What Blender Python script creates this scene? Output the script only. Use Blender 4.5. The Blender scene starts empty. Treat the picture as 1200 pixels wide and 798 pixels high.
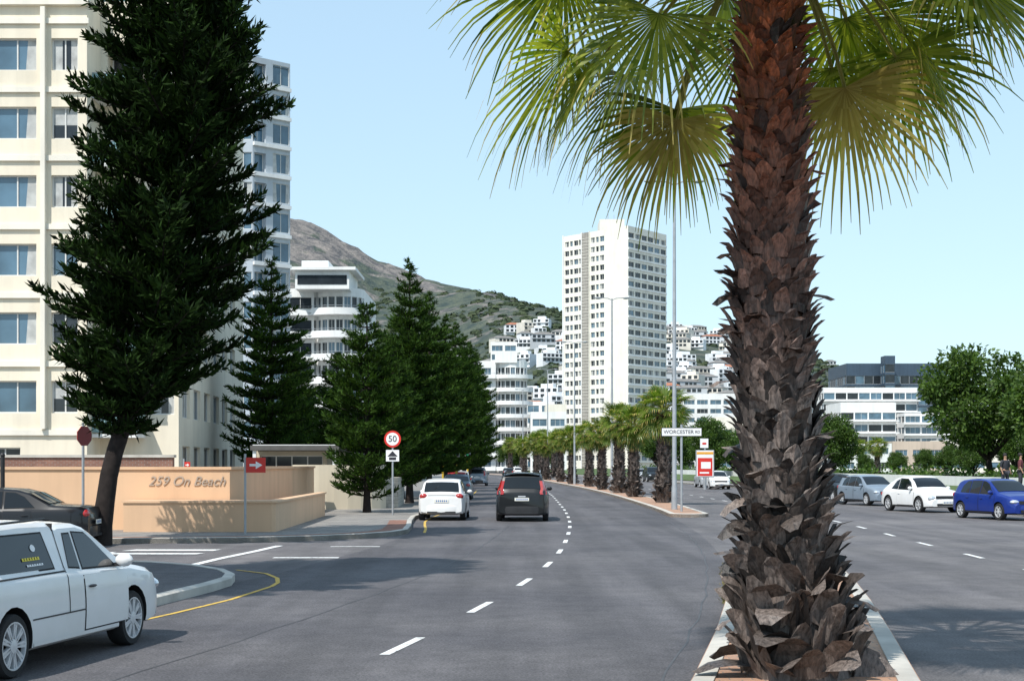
import bpy, math, random, numpy as np
from mathutils import Vector, Matrix
R=random.Random(7)
scene=bpy.context.scene
coll=scene.collection
F=1750.0; CH=2.0; HY=544.0
def bx(b,D): return (b-600)/F*D
def bz(e,D): return CH+(HY-e)/F*D

# ------------------------------------------------------------ materials
MATS={}
def newmat(name):
    m=bpy.data.materials.new(name); m.use_nodes=True
    nt=m.node_tree; return m,nt,nt.nodes['Principled BSDF']
def ramp(nt,fac,c0,c1,p0=.3,p1=.7):
    r=nt.nodes.new('ShaderNodeValToRGB'); e=r.color_ramp.elements
    e[0].position=p0; e[1].position=p1
    e[0].color=(*c0,1); e[1].color=(*c1,1)
    nt.links.new(fac,r.inputs[0]); return r.outputs[0]
def noise(nt,vec,scale,detail=4,rough=.55):
    n=nt.nodes.new('ShaderNodeTexNoise'); n.inputs['Scale'].default_value=scale
    n.inputs['Detail'].default_value=detail; n.inputs['Roughness'].default_value=rough
    if vec is not None: nt.links.new(vec,n.inputs['Vector'])
    return n.outputs['Fac']
def mixc(nt,fac,a,b,mode='MIX'):
    n=nt.nodes.new('ShaderNodeMix'); n.data_type='RGBA'; n.blend_type=mode
    for sock,v in ((n.inputs[0],fac),(n.inputs[6],a),(n.inputs[7],b)):
        if isinstance(v,(int,float)): sock.default_value=v
        elif isinstance(v,tuple): sock.default_value=(*v,1)
        else: nt.links.new(v,sock)
    return n.outputs[2]
def addbump(nt,b,h,strength=.3,dist=.02):
    n=nt.nodes.new('ShaderNodeBump'); n.inputs['Strength'].default_value=strength
    n.inputs['Distance'].default_value=dist
    nt.links.new(h,n.inputs['Height']); nt.links.new(n.outputs[0],b.inputs['Normal'])
def M(name,col,rough=.6,var=.12,scale=2.,bump=0.,metal=0.,spec=.5,coat=0.,pos=False):
    if name in MATS: return MATS[name]
    m,nt,b=newmat(name)
    if pos: v=nt.nodes.new('ShaderNodeNewGeometry').outputs['Position']
    else: v=nt.nodes.new('ShaderNodeTexCoord').outputs['Object']
    f=noise(nt,v,scale)
    c=ramp(nt,f,tuple(x*(1-var) for x in col),tuple(min(1,x*(1+var)) for x in col))
    nt.links.new(c,b.inputs['Base Color'])
    b.inputs['Roughness'].default_value=rough; b.inputs['Metallic'].default_value=metal
    b.inputs['Specular IOR Level'].default_value=spec; b.inputs['Coat Weight'].default_value=coat
    if bump>0: addbump(nt,b,noise(nt,v,scale*12),bump)
    MATS[name]=m; return m
def leafmat(name,c0,c1,trans=.35,rough=.55,spec=.3,tint=(1.3,1.35,.6)):
    m,nt,b=newmat(name)
    g=nt.nodes.new('ShaderNodeNewGeometry')
    v=nt.nodes.new('ShaderNodeTexCoord').outputs['Object']
    c=ramp(nt,g.outputs['Random Per Island'],c0,c1,0,1)
    f=noise(nt,v,1.3,3)
    c2=mixc(nt,1.0,c,ramp(nt,f,(.6,.6,.6),(1.25,1.25,1.25)),'MULTIPLY')
    nt.links.new(c2,b.inputs['Base Color']); b.inputs['Roughness'].default_value=rough
    b.inputs['Specular IOR Level'].default_value=spec
    if trans>0:
        t=nt.nodes.new('ShaderNodeBsdfTranslucent'); 
        t2=mixc(nt,1.0,c2,tint,'MULTIPLY')
        nt.links.new(t2,t.inputs[0])
        mx=nt.nodes.new('ShaderNodeMixShader'); mx.inputs[0].default_value=trans
        nt.links.new(b.outputs[0],mx.inputs[1]); nt.links.new(t.outputs[0],mx.inputs[2])
        nt.links.new(mx.outputs[0],nt.nodes['Material Output'].inputs[0])
    MATS[name]=m; return m
def asphalt(name,base):
    m,nt,b=newmat(name)
    v=nt.nodes.new('ShaderNodeNewGeometry').outputs['Position']
    mp=nt.nodes.new('ShaderNodeMapping'); nt.links.new(v,mp.inputs[0])
    mp.inputs['Scale'].default_value=(1.2,.06,1); mp.inputs['Rotation'].default_value=(0,0,math.radians(5))
    f1=noise(nt,mp.outputs[0],1.0,4); f2=noise(nt,v,.25,5); f3=noise(nt,v,38,3,.8); f4=noise(nt,v,2.2,6,.7)
    c=ramp(nt,f1,tuple(x*.82 for x in base),tuple(x*1.18 for x in base),.35,.65)
    c=mixc(nt,1.0,c,ramp(nt,f2,(.8,.8,.82),(1.18,1.17,1.14),.35,.65),'MULTIPLY')
    c=mixc(nt,1.0,c,ramp(nt,f3,(.55,.55,.55),(1.6,1.6,1.6),.35,.7),'MULTIPLY')
    c=mixc(nt,1.0,c,ramp(nt,f4,(.86,.86,.86),(1.1,1.1,1.1),.35,.6),'MULTIPLY')
    nt.links.new(c,b.inputs['Base Color']); b.inputs['Roughness'].default_value=.82
    b.inputs['Specular IOR Level'].default_value=.3
    addbump(nt,b,f3,.35,.01); MATS[name]=m; return m
def brickmat(name,c1,c2,mort,w=.2,h=.1,pos=True,vert=False,rough=.85):
    m,nt,b=newmat(name)
    v=nt.nodes.new('ShaderNodeNewGeometry').outputs['Position']
    if vert:
        sx=nt.nodes.new('ShaderNodeSeparateXYZ'); nt.links.new(v,sx.inputs[0])
        cb=nt.nodes.new('ShaderNodeCombineXYZ')
        ad=nt.nodes.new('ShaderNodeMath'); ad.operation='ADD'
        nt.links.new(sx.outputs[0],ad.inputs[0]); nt.links.new(sx.outputs[1],ad.inputs[1])
        nt.links.new(ad.outputs[0],cb.inputs[0]); nt.links.new(sx.outputs[2],cb.inputs[1]); v2=cb.outputs[0]
    else: v2=v
    t=nt.nodes.new('ShaderNodeTexBrick'); nt.links.new(v2,t.inputs[0])
    t.inputs['Color1'].default_value=(*c1,1); t.inputs['Color2'].default_value=(*c2,1); t.inputs['Mortar'].default_value=(*mort,1)
    t.inputs['Scale'].default_value=1; t.inputs['Brick Width'].default_value=w; t.inputs['Row Height'].default_value=h
    t.inputs['Mortar Size'].default_value=.008
    f=noise(nt,v,.8,5,.65)
    c=mixc(nt,1.0,t.outputs['Color'],ramp(nt,f,(.7,.7,.7),(1.2,1.18,1.12)),'MULTIPLY')
    nt.links.new(c,b.inputs['Base Color']); b.inputs['Roughness'].default_value=rough
    MATS[name]=m; return m
def paintmat(name,metal=0.0):
    m,nt,b=newmat(name)
    oi=nt.nodes.new('ShaderNodeObjectInfo')
    v=nt.nodes.new('ShaderNodeTexCoord').outputs['Object']
    c=mixc(nt,1.0,oi.outputs['Color'],ramp(nt,noise(nt,v,1.5,5),(.9,.89,.87),(1,1,1)),'MULTIPLY')
    nt.links.new(c,b.inputs['Base Color']); b.inputs['Roughness'].default_value=.4; b.inputs['Specular IOR Level'].default_value=.3
    b.inputs['Metallic'].default_value=metal
    b.inputs['Coat Weight'].default_value=.55; b.inputs['Coat Roughness'].default_value=.04
    MATS[name]=m; return m
def wallmat(name,col,dirt=.15,rough=.85,streak=True):
    m,nt,b=newmat(name)
    v=nt.nodes.new('ShaderNodeNewGeometry').outputs['Position']
    mp=nt.nodes.new('ShaderNodeMapping'); nt.links.new(v,mp.inputs[0]); mp.inputs['Scale'].default_value=(1.5,1.5,.12)
    f=noise(nt,mp.outputs[0],1.0,5,.6); f2=noise(nt,v,.3,4)
    c=ramp(nt,f,tuple(x*(1-dirt) for x in col),col,.3,.55)
    c=mixc(nt,1.0,c,ramp(nt,f2,(.9,.9,.9),(1.05,1.05,1.04)),'MULTIPLY')
    nt.links.new(c,b.inputs['Base Color']); b.inputs['Roughness'].default_value=rough
    MATS[name]=m; return m
def wornpaint(name,col):
    m,nt,b=newmat(name)
    v=nt.nodes.new('ShaderNodeNewGeometry').outputs['Position']
    f=noise(nt,v,9,6,.7)
    c=ramp(nt,f,(.11,.11,.11),col,.36,.46)
    nt.links.new(c,b.inputs['Base Color']); b.inputs['Roughness'].default_value=.8
    MATS[name]=m; return m

ASPH=asphalt('asphalt_old',(.128,.120,.122)); ASPH2=asphalt('asphalt_new',(.098,.093,.098)); ASPH3=asphalt('asphalt_path',(.11,.105,.108))
PAVE=brickmat('concrete_pavers',(.23,.215,.205),(.27,.255,.24),(.13,.13,.13),.4,.4)
PINKP=brickmat('pink_pavers',(.50,.29,.19),(.42,.24,.16),(.25,.2,.16),.2,.1)
REDP=brickmat('red_pavers',(.26,.11,.075),(.32,.15,.1),(.15,.12,.1),.2,.1)
KERB=M('kerb_concrete',(.48,.45,.40),.9,.22,1.3,.3,pos=True)
WHITEP=wornpaint('road_paint_white',(.75,.75,.73)); YELP=wornpaint('road_paint_yellow',(.62,.40,.07))
DIRT=M('dusty_ground',(.16,.15,.11),.95,.3,.05,pos=True)
GRASS=M('grass_turf',(.07,.11,.03),.95,.35,.6,.4,pos=True)
PAINT=paintmat('car_paint'); 
GLASS=M('dark_car_glass',(.008,.011,.014),.04,.2,1,spec=.5)
BLACK=M('black_plastic',(.02,.02,.022),.5,.2,8)
RUBBER=M('tyre_rubber',(.018,.018,.019),.85,.2,20)
ALLOY=M('alloy_metal',(.66,.67,.69),.35,.08,6,metal=.3,spec=.8)
HLAMP=M('headlamp_lens',(.62,.66,.7),.08,.2,9,metal=.4,coat=1)
TLAMP=M('tail_lamp_red',(.36,.012,.01),.2,.2,12,coat=1)
PLATE=M('plate_white',(.75,.74,.66),.4,.04,3); INK=M('dark_ink',(.02,.02,.03),.6,.1,3)
REDS=M('sign_red',(.62,.03,.02),.45,.06,3); WHT=M('sign_white',(.82,.82,.82),.45,.04,3)
BLUS=M('sign_blue',(.03,.1,.36),.45,.06,3)
STEEL=M('galvanised_steel',(.36,.38,.40),.5,.12,3,metal=.3); YPOLE=M('yellow_pole_paint',(.65,.42,.04),.5,.1,3)
WIN=M('window_glass_blue',(.07,.13,.18),.08,.5,.35,spec=.8,pos=True)
WIN2=M('window_glass_dark',(.020,.025,.030),.1,.5,.5,spec=.5,pos=True)
CURT=M('window_curtain',(.42,.43,.42),.7,.25,2,pos=True)
FRAME=M('window_frame_white',(.62,.62,.60),.6,.05,3); FRAMED=M('window_frame_bronze',(.12,.09,.07),.5,.1,3)

# ------------------------------------------------------------ mesh builder
class MB:
    def __init__(s): s.v=[];s.f=[];s.m=[];s.mats=[]
    def mi(s,mat):
        if mat not in s.mats: s.mats.append(mat)
        return s.mats.index(mat)
    def face(s,pts,mat):
        n=len(s.v); s.v.extend([tuple(p) for p in pts]); s.f.append(tuple(range(n,n+len(pts)))); s.m.append(s.mi(mat))
    def raw(s,verts,faces,mat):
        n=len(s.v); s.v.extend([tuple(p) for p in verts]); k=s.mi(mat)
        for f in faces: s.f.append(tuple(i+n for i in f)); s.m.append(k)
    def box(s,x0,x1,y0,y1,z0,z1,mat,T=None):
        vs=[Vector((x,y,z)) for z in (z0,z1) for y in (y0,y1) for x in (x0,x1)]
        if T: vs=[T@v for v in vs]
        s.raw(vs,[(0,2,3,1),(4,5,7,6),(0,1,5,4),(2,6,7,3),(0,4,6,2),(1,3,7,5)],mat)
    def prism(s,poly,z0,z1,mat,topmat=None):
        n=len(poly)
        lo=[(p[0],p[1],z0) for p in poly]; hi=[(p[0],p[1],z1) for p in poly]
        s.raw(lo+hi,[(i,(i+1)%n,n+(i+1)%n,n+i) for i in range(n)]+[tuple(range(n-1,-1,-1))],mat)
        s.face(hi,topmat or mat)
    def grid(s,P,mat,close=False):
        r=len(P);c=len(P[0]); vs=[p for row in P for p in row]; fs=[]
        for i in range(r-1):
            for j in range(c if close else c-1):
                j2=(j+1)%c; fs.append((i*c+j,i*c+j2,(i+1)*c+j2,(i+1)*c+j))
        s.raw(vs,fs,mat)
    def tube(s,pts,rad,mat,n=8,cap=True):
        pts=[Vector(p) for p in pts]
        if isinstance(rad,(int,float)): rad=[rad]*len(pts)
        rows=[]
        for i,p in enumerate(pts):
            t=(pts[min(i+1,len(pts)-1)]-pts[max(i-1,0)]).normalized()
            a=Vector((1,0,0)) if abs(t.x)<.9 else Vector((0,1,0))
            u=t.cross(a).normalized(); w=t.cross(u)
            rows.append([p+(u*math.cos(q)+w*math.sin(q))*rad[i] for q in [2*math.pi*k/n for k in range(n)]])
        s.grid(rows,mat,True)
        if cap: s.face(rows[0],mat); s.face(rows[-1][::-1],mat)
    def ell(s,c,r,mat,n=12,m=8):
        rows=[]
        for i in range(m+1):
            th=math.pi*i/m
            rows.append([(c[0]+r[0]*math.sin(th)*math.cos(2*math.pi*k/n),c[1]+r[1]*math.sin(th)*math.sin(2*math.pi*k/n),c[2]+r[2]*math.cos(th)) for k in range(n)])
        s.grid(rows,mat,True)
    def mesh(s,name,smooth=True,ang=35,merge=True):
        me=bpy.data.meshes.new(name); me.from_pydata(s.v,[],s.f)
        for m in s.mats: me.materials.append(m)
        me.polygons.foreach_set('material_index',s.m)
        if merge:
            import bmesh
            b=bmesh.new(); b.from_mesh(me); bmesh.ops.remove_doubles(b,verts=b.verts,dist=.0004)
            bmesh.ops.recalc_face_normals(b,faces=b.faces) if smooth else None
            b.to_mesh(me); b.free()
        if smooth:
            me.polygons.foreach_set('use_smooth',[True]*len(me.polygons)); me.set_sharp_from_angle(angle=math.radians(ang))
        me.update(); return me
    def obj(s,name,parent=None,smooth=True,ang=35,merge=True,loc=(0,0,0)):
        return mk(name,s.mesh(name,smooth,ang,merge),parent,loc)
def mk(name,me,parent=None,loc=(0,0,0),rz=0):
    o=bpy.data.objects.new(name,me); coll.objects.link(o); o.location=loc
    if rz: o.rotation_euler=(0,0,rz)
    if parent: o.parent=parent
    return o
def tag(o,label,cat,group=None):
    o['label']=label; o['category']=cat
    if group: o['group']=group
    return o
def thing(name,label,cat,loc=(0,0,0),rz=0,group=None):
    return tag(mk(name,None,None,loc,rz),label,cat,group)
def clone(o,parent=None,color=None):
    c=o.copy(); coll.objects.link(c)
    if parent: c.parent=parent
    if color and o.type=='MESH': c.color=color
    for ch in o.children: clone(ch,c,color)
    return c
def quads(name,V,mat,parent=None,midx=None,smooth=False,loc=(0,0,0)):
    V=np.asarray(V,dtype=np.float32); n=len(V); k=V.shape[1]
    me=bpy.data.meshes.new(name); me.vertices.add(n*k); me.vertices.foreach_set('co',V.reshape(-1))
    me.loops.add(n*k); me.loops.foreach_set('vertex_index',np.arange(n*k,dtype=np.int32))
    me.polygons.add(n); me.polygons.foreach_set('loop_start',np.arange(0,n*k,k,dtype=np.int32))
    for m in (mat if isinstance(mat,list) else [mat]): me.materials.append(m)
    if midx is not None: me.polygons.foreach_set('material_index',np.asarray(midx,dtype=np.int32))
    me.update(calc_edges=True); me.validate()
    return mk(name,me,parent,loc)
def diamonds(P,Dv,L,W,rng,up=None):
    P=np.asarray(P);Dv=np.asarray(Dv);Dv=Dv/(np.linalg.norm(Dv,axis=1,keepdims=True)+1e-9)
    r=rng.normal(size=P.shape); s=np.cross(Dv,r); s/=np.linalg.norm(s,axis=1,keepdims=True)+1e-9
    L=np.broadcast_to(np.asarray(L),(len(P),))[:,None]; W=np.broadcast_to(np.asarray(W),(len(P),))[:,None]
    return np.stack([P,P+Dv*L*.45+s*W*.5,P+Dv*L,P+Dv*L*.45-s*W*.5],axis=1)
def textmesh(name,body,size,mat,parent,loc,rot,extr=.004,shear=0,align='CENTER'):
    cu=bpy.data.curves.new(name,'FONT'); cu.body=body; cu.size=size; cu.extrude=extr; cu.shear=shear
    cu.align_x=align; cu.align_y='CENTER'
    o=bpy.data.objects.new(name,cu); coll.objects.link(o)
    dg=bpy.context.evaluated_depsgraph_get(); me=bpy.data.meshes.new_from_object(o.evaluated_get(dg))
    bpy.data.objects.remove(o); me.name=name; me.materials.clear(); me.materials.append(mat)
    t=mk(name,me,parent,loc); t.rotation_euler=rot; return t

# ------------------------------------------------------------ road geometry
def curve(pts):
    xs=np.array([p[0] for p in pts],float); ys=np.array([p[1] for p in pts],float)
    mslope=np.gradient(ys,xs)
    def f(d):
        d=min(max(d,xs[0]),xs[-1]); i=min(int(np.searchsorted(xs,d,side='right'))-1,len(xs)-2)
        h=xs[i+1]-xs[i]; t=(d-xs[i])/h
        return float((2*t**3-3*t**2+1)*ys[i]+(t**3-2*t**2+t)*h*mslope[i]+(-2*t**3+3*t**2)*ys[i+1]+(t**3-t**2)*h*mslope[i+1])
    return f
dash=curve([(-20,-9),(0,-4.7),(10,-2.5),(16.6,-1.16),(21,-.42),(25.2,.2),(29.7,.71),(34.7,1.13),(40.7,1.5),(49,1.9),(62.5,2.25),(76,2.4),(95,2.55),(113,2.5),(152,1.2),(220,-2),(300,-9),(420,-26)])
kerbL=curve([(-20,-14.5),(0,-9.8),(10,-7.3),(14,-6.45),(18,-5.6),(20.5,-5.05),(25,-4.55),(43,-3.0),(53,-3.5),(62.5,-3.2),(95,-3.0),(113,-3.1),(152,-4.3),(220,-7.5),(300,-14.5),(420,-31.5)])
islL=curve([(-20,-5.3),(0,-1.1),(10,.95),(13.8,1.72),(20,2.85),(27.8,3.97),(57,6.0),(76,6.25),(95,6.2),(113,5.9),(152,4.6),(220,1.4),(300,-5.6),(420,-22)])
islR=curve([(-20,-3.4),(0,.9),(10,3.0),(13.8,3.7),(20,4.85),(28.2,6.15),(57,7.5),(76,7.9),(95,7.8),(113,7.5),(152,6.2),(220,3.0),(300,-4),(420,-20.5)])
dashR=curve([(-20,3),(0,5.6),(15,8.2),(29,9.8),(33.3,10.1),(38.5,10.4),(43.7,10.8),(51.5,11.3),(76,11.6),(113,11.3),(152,10),(220,6.8),(300,0),(420,-17)])
kerbR=curve([(-20,11),(0,14),(30,17.6),(50,19.4),(75,19.9),(113,19.2),(152,17.6),(220,13),(300,5.5),(420,-12)])

def sheet(name,mat,poly,z,kind='structure'):
    mb=MB(); mb.face([(x,y,z) for x,y in poly],mat); o=mb.obj(name,None,False,merge=False); o['kind']=kind; return o
def strip(name,mat,fa,fb,d0,d1,z,n=60):
    mb=MB(); P=[[(fa(d),d,z),(fb(d),d,z)] for d in np.linspace(d0,d1,n)]
    mb.grid(P,mat); o=mb.obj(name,None,False,merge=False); o['kind']='structure'; return o
g=sheet('ground',DIRT,[(-6000,-300),(6000,-300),(6000,9000),(-6000,9000)],-.012)
strip('road',ASPH,lambda d:-75,lambda d:kerbR(d)+.3,-20,420,0.0,80)
strip('road',ASPH2,lambda d:kerbL(d)-.2 if d<25 or d>43 else kerbL(d),lambda d:islL(d)+.02,-20,420,.004,120)

mk_=MB()
def mark(pts,mat): mk_.face([(x,y,.010) for x,y in pts],mat)
d=15.65-4.45*4
while d<250:
    d1=d+1.55
    w=.055
    mark([(dash(d)-w,d),(dash(d)+w,d),(dash(d1)+w,d1),(dash(d1)-w,d1)],WHITEP); d+=4.45
d=-3.2+.6
while d<220:
    d1=d+1.6; mark([(dashR(d)-.06,d),(dashR(d)+.06,d),(dashR(d1)+.06,d1),(dashR(d1)-.06,d1)],WHITEP); d+=4.9
def line(pts,w,mat):
    for i in range(len(pts)-1):
        a=Vector(pts[i]);b=Vector(pts[i+1]);n=(b-a).normalized(); n=Vector((-n.y,n.x))*w/2
        mark([a-n,a+n,b+n,b-n][::-1],mat)
line([(kerbL(q)+.62 if q<22 else kerbL(q)+.68,q) for q in (8,12,15,18,20,22,24.4)]+[(-3.95,25.2),(-4.12,26.2),(-4.5,27.3),(-5.2,28.2)],.075,YELP)
line([(kerbL(q)+.45,q) for q in (43.5,46,49,52,56,62,70,80,95,115)],.08,YELP)
line([(-6.35,29.3),(-6.2,31.5),(-5.9,34.2),(-5.7,36.6)],.2,WHITEP)
line([(-5.1,31.9),(-3.7,31.9)],.28,WHITEP); line([(-4.4,36.2),(-3.2,36.2)],.2,WHITEP)
mark([(-9.3,33.1),(-7.0,33.1),(-6.9,33.6),(-9.1,33.6)],WHITEP); mark([(-9.0,34.4),(-6.9,34.4),(-6.8,35.0),(-8.8,35.0)],WHITEP)
mark([(-9.6,33.7),(-9.0,33.0),(-9.0,34.0)],WHITEP)
mo=mk_.obj('road_marking',None,False,merge=False); mo['kind']='structure'
TAR=M('tar_seam',(.065,.063,.065),.6,.3,2,pos=True)
mk_=MB()
def mark7(pts,mat): mk_.face([(x,y,.007) for x,y in pts],mat)
for f_,o_ in ((islL,-.35),(dash,-2.0)):
    q=6
    while q<70:
        q1=q+1.2; mark7([(f_(q)+o_+.03*math.sin(q*2),q),(f_(q)+o_+.024+.03*math.sin(q*2),q),(f_(q1)+o_+.024+.03*math.sin(q1*2),q1),(f_(q1)+o_+.03*math.sin(q1*2),q1)],TAR); q=q1
mo=mk_.obj('road_seam',None,False,merge=False); mo['kind']='structure'

def offset(pts,w):
    out=[]
    for i in range(len(pts)):
        a=Vector(pts[max(i-1,0)]);b=Vector(pts[min(i+1,len(pts)-1)]);t=(b-a).normalized()
        out.append((pts[i][0]-t.y*w,pts[i][1]+t.x*w))
    return out
def kerbline(pts,side,name='kerb',mat=KERB,w=.16,z=.145,closed=False):
    if closed: pts=pts+[pts[0]]
    q=offset(pts,side*w); r=offset(pts,-side*.0)
    mb=MB(); rows=[]
    rows=[[ (r[i][0],r[i][1],-.01),(r[i][0],r[i][1],z-.02),(r[i][0]*.8+q[i][0]*.2,r[i][1]*.8+q[i][1]*.2,z),(q[i][0],q[i][1],z),(q[i][0],q[i][1],0)] for i in range(len(pts))]
    mb.grid(rows,mat); o=mb.obj(name,None,True,merge=True); o['kind']='structure'; return o
def slab(name,poly,mat,z=.132):
    mb=MB(); mb.prism(poly,-.005,z,mat); o=mb.obj(name,None,False); o['kind']='structure'; return o
nl=[(kerbL(q),q) for q in np.linspace(-20,23.5,14)]+[(-4.62,24.6),(-4.75,25.6),(-5.1,26.6),(-5.8,27.7),(-6.8,28.6),(-8.5,29.3),(-15,30.2),(-75,33)]
slab('pavement',[(x-.05,y) for x,y in nl]+[(-75,-20)],ASPH3); kerbline(nl,1)
fl=[(-75,37.2),(-15,37.4),(-10,37.6),(-7,38.1),(-5.2,39),(-4,40.2),(-3.3,41.5),(-3.0,43),(-3.1,46),(-3.35,50)]+[(kerbL(q),q) for q in np.linspace(54,420,50)]
slab('pavement',fl+[(-75,420)],PAVE); kerbline(fl,1)
mb=MB(); a=offset(fl[:10],.17); b=offset(fl[:10],.75); mb.grid([[(a[i][0],a[i][1],.137),(b[i][0],b[i][1],.137)] for i in range(10)],REDP); o=mb.obj('pavement',None,False); o['kind']='structure'
def island(d0,d1,n):
    ds=np.linspace(d0,d1,n); L=[(islL(q),q) for q in ds]; Rr=[(islR(q),q) for q in ds]
    c=((L[-1][0]+Rr[-1][0])/2); r=(Rr[-1][0]-L[-1][0])/2
    nose=[(c+r*math.cos(t),d1+r*.8*math.sin(t)) for t in np.linspace(.25,math.pi-.25,6)]
    c0=((L[0][0]+Rr[0][0])/2); r0=(Rr[0][0]-L[0][0])/2
    tail=[(c0-r0*math.cos(t),d0-r0*.9*math.sin(t)) for t in np.linspace(.25,math.pi-.25,7)]
    poly=Rr+nose+L[::-1]+tail
    slab('median',poly,PINKP,.128); kerbline(poly,1,closed=True,w=.2)
    return poly
island(-20,28,14); island(57,300,60)
fr=[(kerbR(q),q) for q in np.linspace(420,-20,50)]
slab('pavement',fr+[(160,-20),(160,420)],PAVE); kerbline(fr,1)
mb=MB()
mb.grid([[(kerbR(q)+3.2,q,.2),(kerbR(q)+5.5,q,.75),(kerbR(q)+40,q,.9),(kerbR(q)+75,q,.2)] for q in np.linspace(20,400,40)],GRASS); o=mb.obj('grass_bank',None,True); o['kind']='structure'

# ------------------------------------------------------------ buildings
WCACHE={}
def winmesh(w,h,style):
    k=(round(w,2),round(h,2),style)
    if k in WCACHE: return WCACHE[k]
    mb=MB(); gl={'b':WIN,'d':WIN2,'c':CURT}[style[0]]; fr=FRAMED if 'z' in style else FRAME
    t=min(.06,w*.06)
    n=int(style[1]) if len(style)>1 and style[1].isdigit() else 1
    mb.face([(-w/2,0,0),(w/2,0,0),(w/2,0,h),(-w/2,0,h)],gl)
    if style[0]=='c': mb.face([(-w*.12,-.01,.0),(w*.2,-.01,.0),(w*.2,-.01,h),(-w*.12,-.01,h)],WIN2)
    if 'p' in style:
        mb.face([(-w/2,-.006,0),(-w*.22,-.006,0),(-w*.27,-.006,h),(-w/2,-.006,h)],CURT)
        mb.face([(w*.3,-.006,0),(w/2,-.006,0),(w/2,-.006,h),(w*.34,-.006,h)],CURT)
    if 'k' in style: mb.face([(-w/2,-.006,h*.45),(w/2,-.006,h*.45),(w/2,-.006,h),(-w/2,-.006,h)],CURT)
    for x0,x1,z0,z1 in [(-w/2,w/2,0,t),(-w/2,w/2,h-t,h),(-w/2,-w/2+t,t,h-t),(w/2-t,w/2,t,h-t)]: mb.box(x0,x1,-.05,-.012,z0,z1,fr)
    for i in range(1,n): x=-w/2+w*i/n; mb.box(x-t/2,x+t/2,-.045,-.012,t,h-t,fr)
    if 't' in style: mb.box(-w/2+t,w/2-t,-.04,-.012,h*.68,h*.68+t*.8,fr)
    me=mb.mesh('window',False,merge=False); WCACHE[k]=me; return me
def building(label,poly,z0,h,wall,specs,name='apartment_building',roofmat=None,cat='building',depth=.18,parapet=.5,maxw=100,group=None):
    cx=sum(p[0] for p in poly)/len(poly); cy=sum(p[1] for p in poly)/len(poly)
    root=thing(name,label,cat,(cx,cy,z0),group=group)
    mb=MB(); wins=[]
    n=len(poly)
    P=[Vector((p[0]-cx,p[1]-cy)) for p in poly]
    for i in range(n):
        a=P[i];b=P[(i+1)%n]; L=(b-a).length; dr=(b-a)/L; nn=Vector((dr.y,-dr.x))
        sp=specs.get(i,[]); ops=sp(L,h) if callable(sp) else sp
        us=sorted(set([0,L]+[round(o[0],3) for o in ops]+[round(o[1],3) for o in ops]))
        zs=sorted(set([0,h+parapet]+[round(o[2],3) for o in ops]+[round(o[3],3) for o in ops]))
        inside=set()
        for o in ops:
            for ui in range(len(us)-1):
                if us[ui]>=round(o[0],3)-1e-6 and us[ui+1]<=round(o[1],3)+1e-6:
                    for zi in range(len(zs)-1):
                        if zs[zi]>=round(o[2],3)-1e-6 and zs[zi+1]<=round(o[3],3)+1e-6: inside.add((ui,zi))
        pt=lambda u,z,dd=0:(a.x+dr.x*u-nn.x*dd,a.y+dr.y*u-nn.y*dd,z)
        for zi in range(len(zs)-1):
            ui=0
            while ui<len(us)-1:
                if (ui,zi) in inside: ui+=1; continue
                uj=ui
                while uj<len(us)-1 and (uj,zi) not in inside: uj+=1
                mb.face([pt(us[ui],zs[zi]),pt(us[uj],zs[zi]),pt(us[uj],zs[zi+1]),pt(us[ui],zs[zi+1])],wall); ui=uj
        for o in ops:
            u0,u1,w0,w1,st=o[:5]; dd=o[5] if len(o)>5 else depth
            mb.face([pt(u0,w0),pt(u0,w0,dd),pt(u0,w1,dd),pt(u0,w1)],wall)
            mb.face([pt(u1,w0,dd),pt(u1,w0),pt(u1,w1),pt(u1,w1,dd)],wall)
            mb.face([pt(u0,w0),pt(u1,w0),pt(u1,w0,dd),pt(u0,w0,dd)],wall)
            mb.face([pt(u0,w1,dd),pt(u1,w1,dd),pt(u1,w1),pt(u0,w1)],wall)
            if isinstance(st,list): st=R.choice(st)
            q=pt((u0+u1)/2,w0,dd-.002); wins.append((u1-u0,w1-w0,st,q,math.atan2(dr.y,dr.x)))
    mb.face([(p.x,p.y,h) for p in P],roofmat or wall)
    for i in range(n):
        a=P[i];b=P[(i+1)%n]; mb.face([(b.x*.985,b.y*.985,h),(a.x*.985,a.y*.985,h),(a.x*.985,a.y*.985,h+parapet),(b.x*.985,b.y*.985,h+parapet)],wall)
        mb.face([(a.x*.985,a.y*.985,h+parapet),(b.x*.985,b.y*.985,h+parapet),(b.x,b.y,h+parapet),(a.x,a.y,h+parapet)][::-1],wall)
    mb.obj('wall',root,False,merge=False)
    wins.sort(key=lambda w:-w[0]*w[1])
    for w in wins[:maxw]: mk('window',winmesh(w[0],w[1],w[2]),root,w[3],w[4])
    if len(wins)>maxw:
        r=MB()
        for w in wins[maxw:]:
            me=winmesh(w[0],w[1],w[2]); T=Matrix.Translation(w[3])@Matrix.Rotation(w[4],4,'Z')
            vv=[T@v.co for v in me.vertices]
            nb=len(r.v); r.v.extend([tuple(v) for v in vv])
            for p in me.polygons: r.f.append(tuple(i+nb for i in p.vertices)); r.m.append(r.mi(me.materials[p.material_index]))
        o=r.obj('window',root,False,merge=False); o['kind']='stuff'
    return root,(cx,cy),P
CREAM=wallmat('cream_plaster',(.80,.72,.58),.12); CREAM2=wallmat('pale_cream_plaster',(.82,.77,.67),.10); WPL=wallmat('white_plaster',(.80,.80,.79),.10); GPL=wallmat('grey_white_plaster',(.46,.51,.56),.12)
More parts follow.
